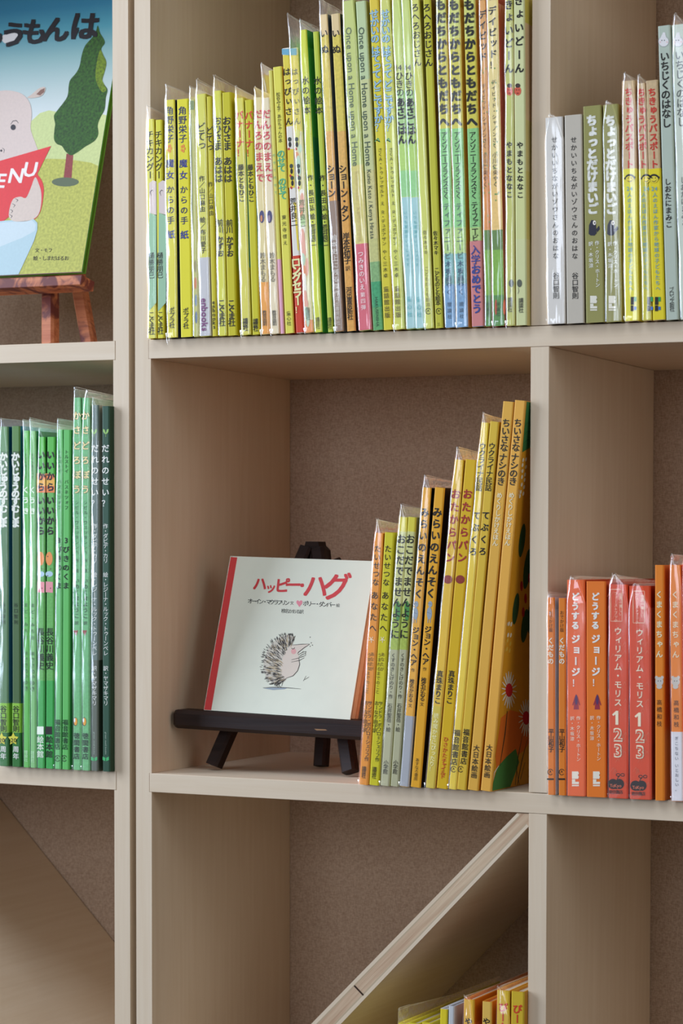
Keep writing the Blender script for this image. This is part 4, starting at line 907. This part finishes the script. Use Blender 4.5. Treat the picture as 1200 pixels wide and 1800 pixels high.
# ---- books under the slanting board (heads only in view)
for b, t, lab, col, sd, tx, fm in (
    ((690, 706, 2100), (697, 713, 1799), 'yellow book in clear film with a raised corner, leftmost under the slanting board', (222, 210, 60), (214, 200, 30), [], 26),
    ((708, 728, 2100), (715, 735, 1798), 'lime yellow book behind film, second from left under the slanting board', (214, 206, 70), (206, 196, 40), [], 0),
    ((731, 748, 2100), (738, 757, 1797), 'yellow book just left of the brighter yellow one under the slanting board', (214, 200, 60), (206, 190, 40), [], 0),
    ((764, 778, 2100), (771, 785, 1773), 'narrow bright yellow book with white cover under the slanting board', (222, 204, 46), (206, 210, 216), [], 0),
    ((779, 790, 2100), (786, 797, 1768), 'thin white grey book in film between yellow ones under the slanting board', (196, 202, 210), (176, 184, 196), [], 0),
    ((808, 827, 2100), (813, 832.5, 1756), 'golden book in film with black lettering under the slanting board', (222, 176, 60), (206, 120, 30), [T_('や', 1788, 1802, 12, K, .01), T_('さい', 1804, 1832, 12, K, .01)], 6),
    ((841, 858, 2100), (845.5, 863, 1760), 'tan golden book with black lettering left of the red lettered pair', (222, 184, 90), (206, 130, 36), [T_('や', 1788, 1802, 12, K, .01), T_('さい', 1804, 1832, 12, K, .01)], 0),
    ((867, 890, 2100), (871.5, 895, 1740), 'mustard yellow book in film with red lettering, left of the rightmost one', (214, 180, 54), (206, 140, 40), [T_('ぴーん', 1761, 1812, 14.5, (206, 60, 40), .014)], 6),
    ((892, 915.5, 2100), (896.5, 920.5, 1742), 'mustard yellow book with red lettering, rightmost under the slanting board', (206, 176, 50), (196, 140, 40), [T_('ぴーん', 1764, 1815, 14.5, (206, 60, 40), .014)], 0)):
    book('low', b, t, col, lab, tx, side=sd, group=GB, film=fm, depth=.2 if b[0] > 760 else .19, apex=.1)

# ------------------------------------------------------------------ dark easel with the hedgehog book
LE = 14.8
def leg(e, name, p0, p1, wd, dp, mat, twist=0.0):
    """square leg from foot p0 to head p1, sawn flat at the foot"""
    p0, p1 = Vector(p0), Vector(p1); ax = (p1-p0).normalized()
    xv = Vector((1, 0, 0)); xv = (xv-ax*xv.dot(ax)).normalized(); yv = ax.cross(xv).normalized()
    if twist:
        R_ = Matrix.Rotation(twist, 3, ax); xv, yv = R_ @ xv, R_ @ yv
    mb = MB(); c = .0022
    ring = [(-wd/2+c, -dp/2), (wd/2-c, -dp/2), (wd/2, -dp/2+c), (wd/2, dp/2-c), (wd/2-c, dp/2), (-wd/2+c, dp/2), (-wd/2, dp/2-c), (-wd/2, -dp/2+c)]
    lift = max(abs(xv.z)*wd/2+abs(yv.z)*dp/2, 0)
    rows = []
    for t in (0, .5, 1):
        p = p0.lerp(p1, t) + (ax*(lift/ax.z) if t == 0 else Vector((0, 0, 0)))
        rows.append([p+xv*a+yv*b for a, b in ring])
    mb.grid(rows, mat, False, True); mb.face(rows[0][::-1], mat); mb.face(rows[-1], mat)
    return mb.build(name, e)

ez = empty('tabletop_easel', 'black brown wooden tabletop easel holding the pale hedgehog book', 'easel')
apex = atY(553, 952, .118)
footL, footR, footB = (.0335, .0450, .0002), (.1800, .0460, .0002), (.1150, .1000, .0002)
apL, apR = apex+Vector((-.006, -.002, -.006)), apex+Vector((.006, -.002, -.008))
leg(ez, 'leg', footL, apL, .0135, .0125, dark_wood)
leg(ez, 'leg', footR, apR, .0135, .0125, dark_wood)
leg(ez, 'leg', footB, apex+Vector((.003, .028, -.03)), .0125, .0115, dark_wood)
# head block where the legs meet, with a leather thong and wooden toggle
mb = MB(); A = apex
pr_ = [(-.0155, -.034), (-.0062, 0), (.0072, 0), (.0082, -.004), (.0128, -.008), (.0158, -.034)]
mb.prism([Vector((A.x+x, A.y-.006, A.z+z)) for x, z in pr_], (0, .013, 0), dark_wood)
mb.build('head_block', ez, .0008)
mb = MB()
mb.tube([A+Vector((.010, 0, -.024)), A+Vector((.018, -.004, -.0215)), A+Vector((.026, -.006, -.0185)), A+Vector((.031, -.006, -.0165))], [.0022, .0020, .0026, .0022], dark_wood, 8)
mb.tube([A+Vector((.010, 0, -.028)), A+Vector((.020, -.004, -.0245)), A+Vector((.030, -.006, -.021))], [.0016, .0018, .0022], paint((58, 36, 30), .35), 8)
mb.build('toggle', ez)
# ledge: a rounded bar across the two front legs
mb = MB(); rows = []
xa, xb, za, zb = .0030, .2070, .0478, .0438
for t, s in ((0, .72), (.006, .92), (.02, 1), (.5, 1), (.98, 1), (.994, .92), (1, .72)):
    x = xa+(xb-xa)*t; z = za+(zb-za)*t
    hy, hz, c = .0115*s, .0086*s, .0034*s
    rows.append([Vector((x, .0375+a, z+b)) for a, b in ((-hy, -hz+c), (-hy, hz-c), (-hy+c, hz), (hy-c, hz), (hy, hz-c), (hy, -hz+c), (hy-c, -hz), (-hy+c, -hz))])
mb.grid(rows, dark_wood, False, True); mb.face(rows[0], dark_wood); mb.face(rows[-1][::-1], dark_wood)
chip = paint((150, 116, 84))
def led(px, py):
    p = atY(px, py, .0259); return p
mb.face([led(552, 1281), led(572, 1282), led(575, 1284), (led(556, 1284))], chip)
mb.build('ledge', ez)

def standing_book(name, label, cat, BLp, BRp, Y, lean, height, thick, cover, edge, roll=0.0, pagec=(214, 196, 170), group=None):
    """closed book leaning back; local x across, z up the cover, -y the cover's outside"""
    a = atY(*BLp, Y); b = atY(*BRp, Y); w = (b-a).length
    xd = (b-a).normalized(); zd = Vector((0, math.sin(math.radians(lean)), math.cos(math.radians(lean))))
    zd = (zd-xd*zd.dot(xd)).normalized(); yd = zd.cross(xd)
    M = Matrix((xd, yd, zd)).transposed().to_4x4(); M.translation = a
    e = empty(name, label, cat, group, M)
    n = (M.to_3x3() @ Vector((0, 1, 0))).normalized(); Mi = M.inverted()
    def mp(px, py, off):
        p = Mi @ on_plane(px, py, a, n); return Vector((min(max(p.x, .0003), w-.0003), -off, min(max(p.z, .0003), height-.0003)))
    return e, w, mp

e, w, mp = standing_book('picture_book', 'pale grey green book with red title and hedgehog drawing, standing on the black easel', 'book', (358, 1248), (615, 1265), .0325, LE, .1460, .012, None, None)
CV = paint((222, 228, 214), .4); RED = paint((206, 66, 66), .4); hB = .1460
mb = MB(); th = .0016
mb.box(0, w, 0, th, 0, hB, CV); mb.box(0, w, .0118, .0134, 0, hB, paint((226, 186, 146), .5))
mb.box(.0005, .0022, 0, .0134, .0003, hB-.0003, CV)
mb.face([mp(358.5, 1248, .00006), mp(371, 1249, .00006), mp(417, 980, .00006), mp(405.5, 979, .00006)], RED)
# lettering
TR = (206, 62, 66)
for s, x, y, sz, b in (('ハ', 457, 1026, 22, .03), ('ッ', 476, 1033, 17, .03), ('ピ', 496, 1029, 24, .03), ('ー', 515, 1028, 26, .03), ('・', 531, 1029, 20, .04), ('ハ', 555, 1030, 40, .02), ('グ', 592, 1031, 44, .02)):
    put_line(mb, mp, s, x, y, sz, sz, TR, .00012, b, 0, .12)
put_line(mb, mp, 'オーイン・マクラフリン', 472, 1058, 71, 8.5, (60, 60, 58), .00012, .008, .05)
put_line(mb, mp, '文', 513, 1060, 6, 6, (60, 60, 58), .00012, 0)
put_line(mb, mp, 'ポリー・ダンバー', 561, 1062, 55, 8.5, (60, 60, 58), .00012, .008, .05)
put_line(mb, mp, '絵', 594, 1064, 6, 6, (60, 60, 58), .00012, 0)
put_line(mb, mp, '椎名かおる訳', 514, 1074.5, 38, 7, (70, 70, 66), .00012, .004, .05)
heart = [(526, 1067), (521, 1060), (521, 1056.5), (523.5, 1055), (526, 1057.5), (529, 1055), (531.5, 1057), (531, 1061)]
poly(mb, mp, heart, (226, 140, 156), .00012)
# hedgehog
body = [(511, 1134), (503, 1142), (497, 1156), (494, 1172), (494, 1188), (499, 1199), (505, 1192), (516, 1187), (523, 1178), (526.5, 1166), (525, 1154), (524, 1146), (534, 1139), (544, 1132.5), (530, 1133)]
poly(mb, mp, body, (216, 206, 194), .0001)
ell(mb, mp, 516, 1145, 4.5, 5, (222, 168, 166), .00013)
ln = (70, 64, 58)
for P in ([(512, 1134), (530, 1132.5), (544, 1132)], [(544, 1132.5), (534, 1139), (524, 1147), (523, 1150)], [(525, 1156), (526.6, 1168), (523, 1179), (515, 1188), (503, 1192)], [(503, 1192), (497, 1199), (495, 1206)],
          [(512, 1160), (524, 1157), (532, 1154), (537, 1152)], [(512, 1164), (526, 1161), (535, 1156)], [(524, 1151), (531, 1147), (538, 1145)], [(525, 1154.5), (532, 1150), (536, 1149)], [(537, 1152), (537, 1148)], [(538, 1145), (536, 1149)], [(532, 1147), (533, 1144)],
          [(512, 1139), (514, 1141), (517, 1140), (518, 1138)], [(496, 1143), (498, 1138), (503, 1139), (504, 1142), (500, 1144)], [(480, 1198), (484, 1207)], [(487, 1200), (486, 1206), (490, 1208)], [(492, 1200), (490, 1206), (495, 1208)],
          [(462, 1209), (480, 1208), (505, 1209), (529, 1211)], [(533, 1197), (538, 1188)], [(535, 1195), (543, 1190)]):
    stroke(mb, mp, P, 1.1, ln, .00016)
poly(mb, mp, [(462, 1210), (480, 1208.5), (505, 1209.5), (500, 1211.5), (480, 1213)], (150, 164, 176), .00011)
for a, b in ((545, 1120), (547, 1130), (545, 1136), (549, 1134)): ell(mb, mp, a, b, .8, 1, ln, .00016, 6)
rr = random.Random(11)
tan_ = (178, 156, 118)
outer = [(519, 1117), (505, 1112), (490, 1116), (476, 1126), (465, 1141), (458.5, 1159), (458, 1177), (463, 1192), (474, 1202), (487, 1205)]
inner = [(514, 1134), (507, 1136), (501.5, 1143), (498, 1152), (495.5, 1163), (494.5, 1173), (495, 1183), (497, 1190), (499, 1194), (500, 1197)]
def along(pl, t):
    t = min(t, .9999)*(len(pl)-1); k = int(t); t -= k
    return (pl[k][0]+(pl[k+1][0]-pl[k][0])*t, pl[k][1]+(pl[k+1][1]-pl[k][1])*t)
poly(mb, mp, [along(inner, k/9) for k in range(10)]+[(a*.86+x*.14, b_*.86+y*.14) for (a, b_), (x, y) in zip(outer, inner)][::-1], (206, 202, 190), .00009)
for k in range(470):
    t = rr.random(); q = rr.random()**.8
    a, b_ = along(inner, t), along(outer, t)
    dx, dy = b_[0]-a[0], b_[1]-a[1]; L0 = math.hypot(dx, dy); dx, dy = dx/L0, dy/L0
    x, y = a[0]+dx*L0*q, a[1]+dy*L0*q; wob = rr.uniform(-.22, .22); dx, dy = dx-dy*wob, dy+dx*wob
    tan = k % 3 == 0 and q < .75
    L_ = (7.5 if q < .7 else 4.2) if not tan else 8
    stroke(mb, mp, [(x-dx*L_/2, y-dy*L_/2), (x, y), (x+dx*L_/2, y+dy*L_/2)], 1.5 if tan else .95, (176, 160, 128) if tan else ((70, 64, 58) if k % 2 else (52, 48, 46)), (.0001 if tan else .00014)+(k % 7)*3e-6)
mb.build('cover', e)
mb = MB(); mb.box(.0025, w-.0022, th+.0001, .0117, .002, hB-.002, paint((250, 238, 220), .7)); mb.build('pages', e)
mb = MB(); mb.box(w-.0018, w-.0004, th+.0001, .0028, .0012, hB-.0012, paint((52, 92, 62), .5)); mb.build('endpaper', e)

# ------------------------------------------------------------------ brown easel and the large picture book, top left
LZ = H+T
ey = empty('tabletop_easel', 'reddish brown scorched wood easel on the top left shelf', 'easel')
LY = .030
a = atY(143, 483, LY); ang = math.radians(13.5)
M = Matrix.Translation(Vector((0, LY, a.z))) @ Matrix.Rotation(-ang, 4, 'X')
mb = MB(); x1 = atY(145, 490, LY).x
mb.box(x1-.275, x1, -.0005, .0185, -.0098, 0, burnt_wood, M); mb.build('ledge', ey, .0007)
def far_leg(p, q, Y0, Y1, k, wd, dp):
    a = atY(*p, Y0); b = atY(*q, Y1); a.z = LZ+.0002; leg(ey, 'leg', a, a+(b-a)*k, wd, dp, burnt_wood)
far_leg((88.5, 600), (88.5, 515), .046, .0610, 4.6, .0140, .0120)
far_leg((-210, 608), (-190, 523), .046, .0610, 4.6, .0140, .0120)
far_leg((160, 598), (141, 512), .088, .1020, 3.6, .0145, .0100)
BY = .0345
# left edge lies outside the frame: the cover is .205 wide
pr0 = atY(143.5, 477.5, BY); pl0 = pr0+Vector((-.205, 0, .0004))
xd = (pr0-pl0).normalized(); zd = Vector((0, math.sin(ang), math.cos(ang))); zd = (zd-xd*zd.dot(xd)).normalized(); yd = zd.cross(xd)
M = Matrix((xd, yd, zd)).transposed().to_4x4(); M.translation = pl0
e = empty('picture_book', 'large book with blue sky, dark green tree and white animal, on the brown easel', 'book', None, M)
w = (pr0-pl0).length; hB = .300; n = (M.to_3x3() @ Vector((0, 1, 0))).normalized(); Mi = M.inverted()
def mp2(px, py, off):
    p = Mi @ on_plane(px, py, pl0, n); return Vector((min(max(p.x, .0001), w-.0001), -off, min(max(p.z, .0001), hB-.0001)))
def sky():
    m = bpy.data.materials.new('printed_sky'); m.use_nodes = True; nt = m.node_tree; b_ = nt.nodes['Principled BSDF']; L = nt.links.new
    tc = nt.nodes.new('ShaderNodeTexCoord'); sp = nt.nodes.new('ShaderNodeSeparateXYZ'); L(tc.outputs['Object'], sp.inputs[0])
    mr = nt.nodes.new('ShaderNodeMapRange'); mr.inputs['From Min'].default_value = .135; mr.inputs['From Max'].default_value = .275; L(sp.outputs['Z'], mr.inputs['Value'])
    rp = nt.nodes.new('ShaderNodeValToRGB'); els = rp.color_ramp.elements
    for p, c in ((0, (214, 220, 232)), (.35, (176, 196, 204)), (.62, (132, 176, 186)), (.82, (74, 150, 176)), (1, (44, 120, 160))):
        q = els[0] if p == 0 else (els[-1] if p == 1 else els.new(p)); q.position = p; q.color = tuple(v/g for v, g in zip(lin(c), (.9, 1, 1.2, 1)))
    L(mr.outputs['Result'], rp.inputs['Fac']); L(rp.outputs['Color'], b_.inputs['Base Color']); b_.inputs['Roughness'].default_value = .35
    return m
mb = MB(); mb.box(0, w, 0, .0018, 0, hB, sky()); mb.box(0, w, .0045, .0061, 0, hB, paint((96, 150, 50)))
mb.box(0, .002, .0018, .0045, 0, hB, paint((120, 160, 70)))
edge = paint((76, 140, 40), .4)
mb.box(w-.00001, w+.0002, .0001, .0018, 0, hB, edge)
def rounded(pts, n=4):
    out = []; m = len(pts)
    for k in range(m):
        p0, p1, p2, p3 = pts[k-1], pts[k], pts[(k+1) % m], pts[(k+2) % m]
        for q in range(n):
            t = q/n
            out.append(tuple(.5*(2*b_+(c-a)*t+(2*a-5*b_+4*c-d)*t*t+(3*b_-a-3*c+d)*t**3) for a, b_, c, d in zip(p0, p1, p2, p3)))
    return out
def pm(pts, col, off, mott=.18, soft=False):
    if soft: pts = rounded(pts)
    mb.face([mp2(x, y, off) for x, y in pts][::-1], paint(col, .5, None, mott))
pm([(-60, 225), (20, 232), (56, 212), (70, 199), (86, 194), (97, 196), (110, 204), (140, 205), (170, 198), (197, 202), (240, 210), (240, 500), (-60, 500)], (190, 202, 140), .0001, .08)
pm([(-60, 300), (40, 288), (84, 279), (120, 280), (160, 286), (185, 291), (240, 300), (240, 500), (-60, 500)], (178, 180, 86), .00013, .22)
tree = [(172, 45), (176, 58), (182, 68), (184, 76), (178, 86), (182, 98), (187, 110), (184, 126), (180, 140), (183, 148), (189, 158), (186, 172), (184, 192), (177, 206), (172, 220), (173, 236), (166, 248), (150, 258), (133, 270), (124, 273), (115, 266), (109, 257), (100, 253), (95, 244), (96, 226), (97, 218), (95, 204), (101, 194), (112, 180), (119, 168), (121, 150), (124, 140), (134, 128), (140, 116), (144, 96), (150, 80), (162, 66), (169, 54)]
pm([(117, 270), (129, 273), (126, 313), (112, 313)], (140, 62, 60), .00016, .2)
pm(tree, (46, 86, 16), .00019, .6, True)
pm([(176, 88), (182, 98), (187, 110), (184, 126), (180, 140), (183, 148), (187, 158), (180, 162), (172, 150), (168, 134), (170, 112)], (104, 128, 16), .00022, .5, True)
ell(mb, mp2, 115, 320, 24, 8, (92, 104, 78), .00018)
ell(mb, mp2, 20, 68, 17, 11, (216, 214, 216), .0002)
# white animal, menu and table
pm([(-40, 170), (0, 160), (22, 160), (40, 166), (52, 180), (56, 200), (54, 224), (58, 240), (64, 256), (64, 268), (30, 285), (-40, 290)], (204, 188, 182), .00024, .04, True)
pm([(48, 172), (56, 166), (68, 156), (78, 153), (80, 158), (74, 168), (62, 172)], (196, 180, 170), .00027, .05, True); pm([(64, 166), (72, 158), (79, 155), (78, 162), (71, 168)], (130, 96, 84), .00029, .05)
ell(mb, mp2, 23.5, 224, 4.6, 5, (56, 54, 58), .0003); stroke(mb, mp2, [(19, 219), (23, 213), (29, 212), (33, 217)], 1.2, (60, 58, 60), .0003)
ell(mb, mp2, 2.5, 265, 2, 2, (56, 54, 58), .0003, 10); stroke(mb, mp2, [(4, 260), (8, 263), (7, 269)], 1, (70, 66, 66), .0003)
pm([(60, 310), (70, 312), (76, 324), (77, 340), (72, 370), (60, 386), (40, 384)], (212, 56, 58), .00031, .04, True)
pm([(-40, 296), (0, 283), (90, 257), (64, 310), (48, 345), (20, 378), (0, 394), (-40, 408)], (212, 56, 58), .00033, .04)
pm([(62, 312), (68, 322), (73, 340), (72, 364), (66, 380), (52, 388), (34, 390), (22, 388), (16, 380), (18, 364), (24, 350), (36, 346), (46, 348), (54, 332)], (204, 188, 178), .00036, .04, True)
for y, x in ((352, 29), (361, 24), (371, 20), (380, 19)): stroke(mb, mp2, [(x-2, y-3), (x+3, y), (x, y+4)], 1.1, (60, 56, 56), .00039)
pm([(-40, 394), (10, 388), (40, 386), (58, 384), (66, 392), (66, 404), (60, 424), (30, 500), (-40, 500)], (172, 198, 208), .00034, .03)
pm([(-40, 396), (10, 391), (40, 389), (56, 387), (63, 394), (62, 406), (40, 418), (0, 434), (-40, 440)], (192, 208, 216), .00036, .02)
for s, x, y, sz in (('E', 3, 318, 30), ('N', 29, 309, 31), ('U', 54, 298, 31)):
    put_line(mb, mp2, s, x, y, sz, sz, (232, 226, 226), .0004, .02, 0, .22)
put_line(mb, mp2, 'M', -24, 328, 30, 30, (232, 226, 226), .0004, .02, 0, .22)
for s, x, y, sz in (('ゅ', -10, 64, 34), ('う', 24, 61, 42), ('も', 61, 56, 42), ('ん', 99, 52, 42), ('は', 149, 46, 46)):
    put_line(mb, mp2, s, x, y, sz, sz, (30, 24, 26), .00044, .035, 0, .16)
put_line(mb, mp2, '文・モフ', 77, 440, 31, 7, (50, 44, 36), .0003, .004)
put_line(mb, mp2, '絵・しまだはるお', 90, 454, 62, 7.5, (50, 44, 36), .0003, .004)
mb.build('cover', e)
mb = MB(); mb.box(.003, w-.0022, .0019, .0044, .002, hB-.002, paint((206, 196, 150), .7)); mb.build('pages', e)

bpy.data.objects.remove(_fo)
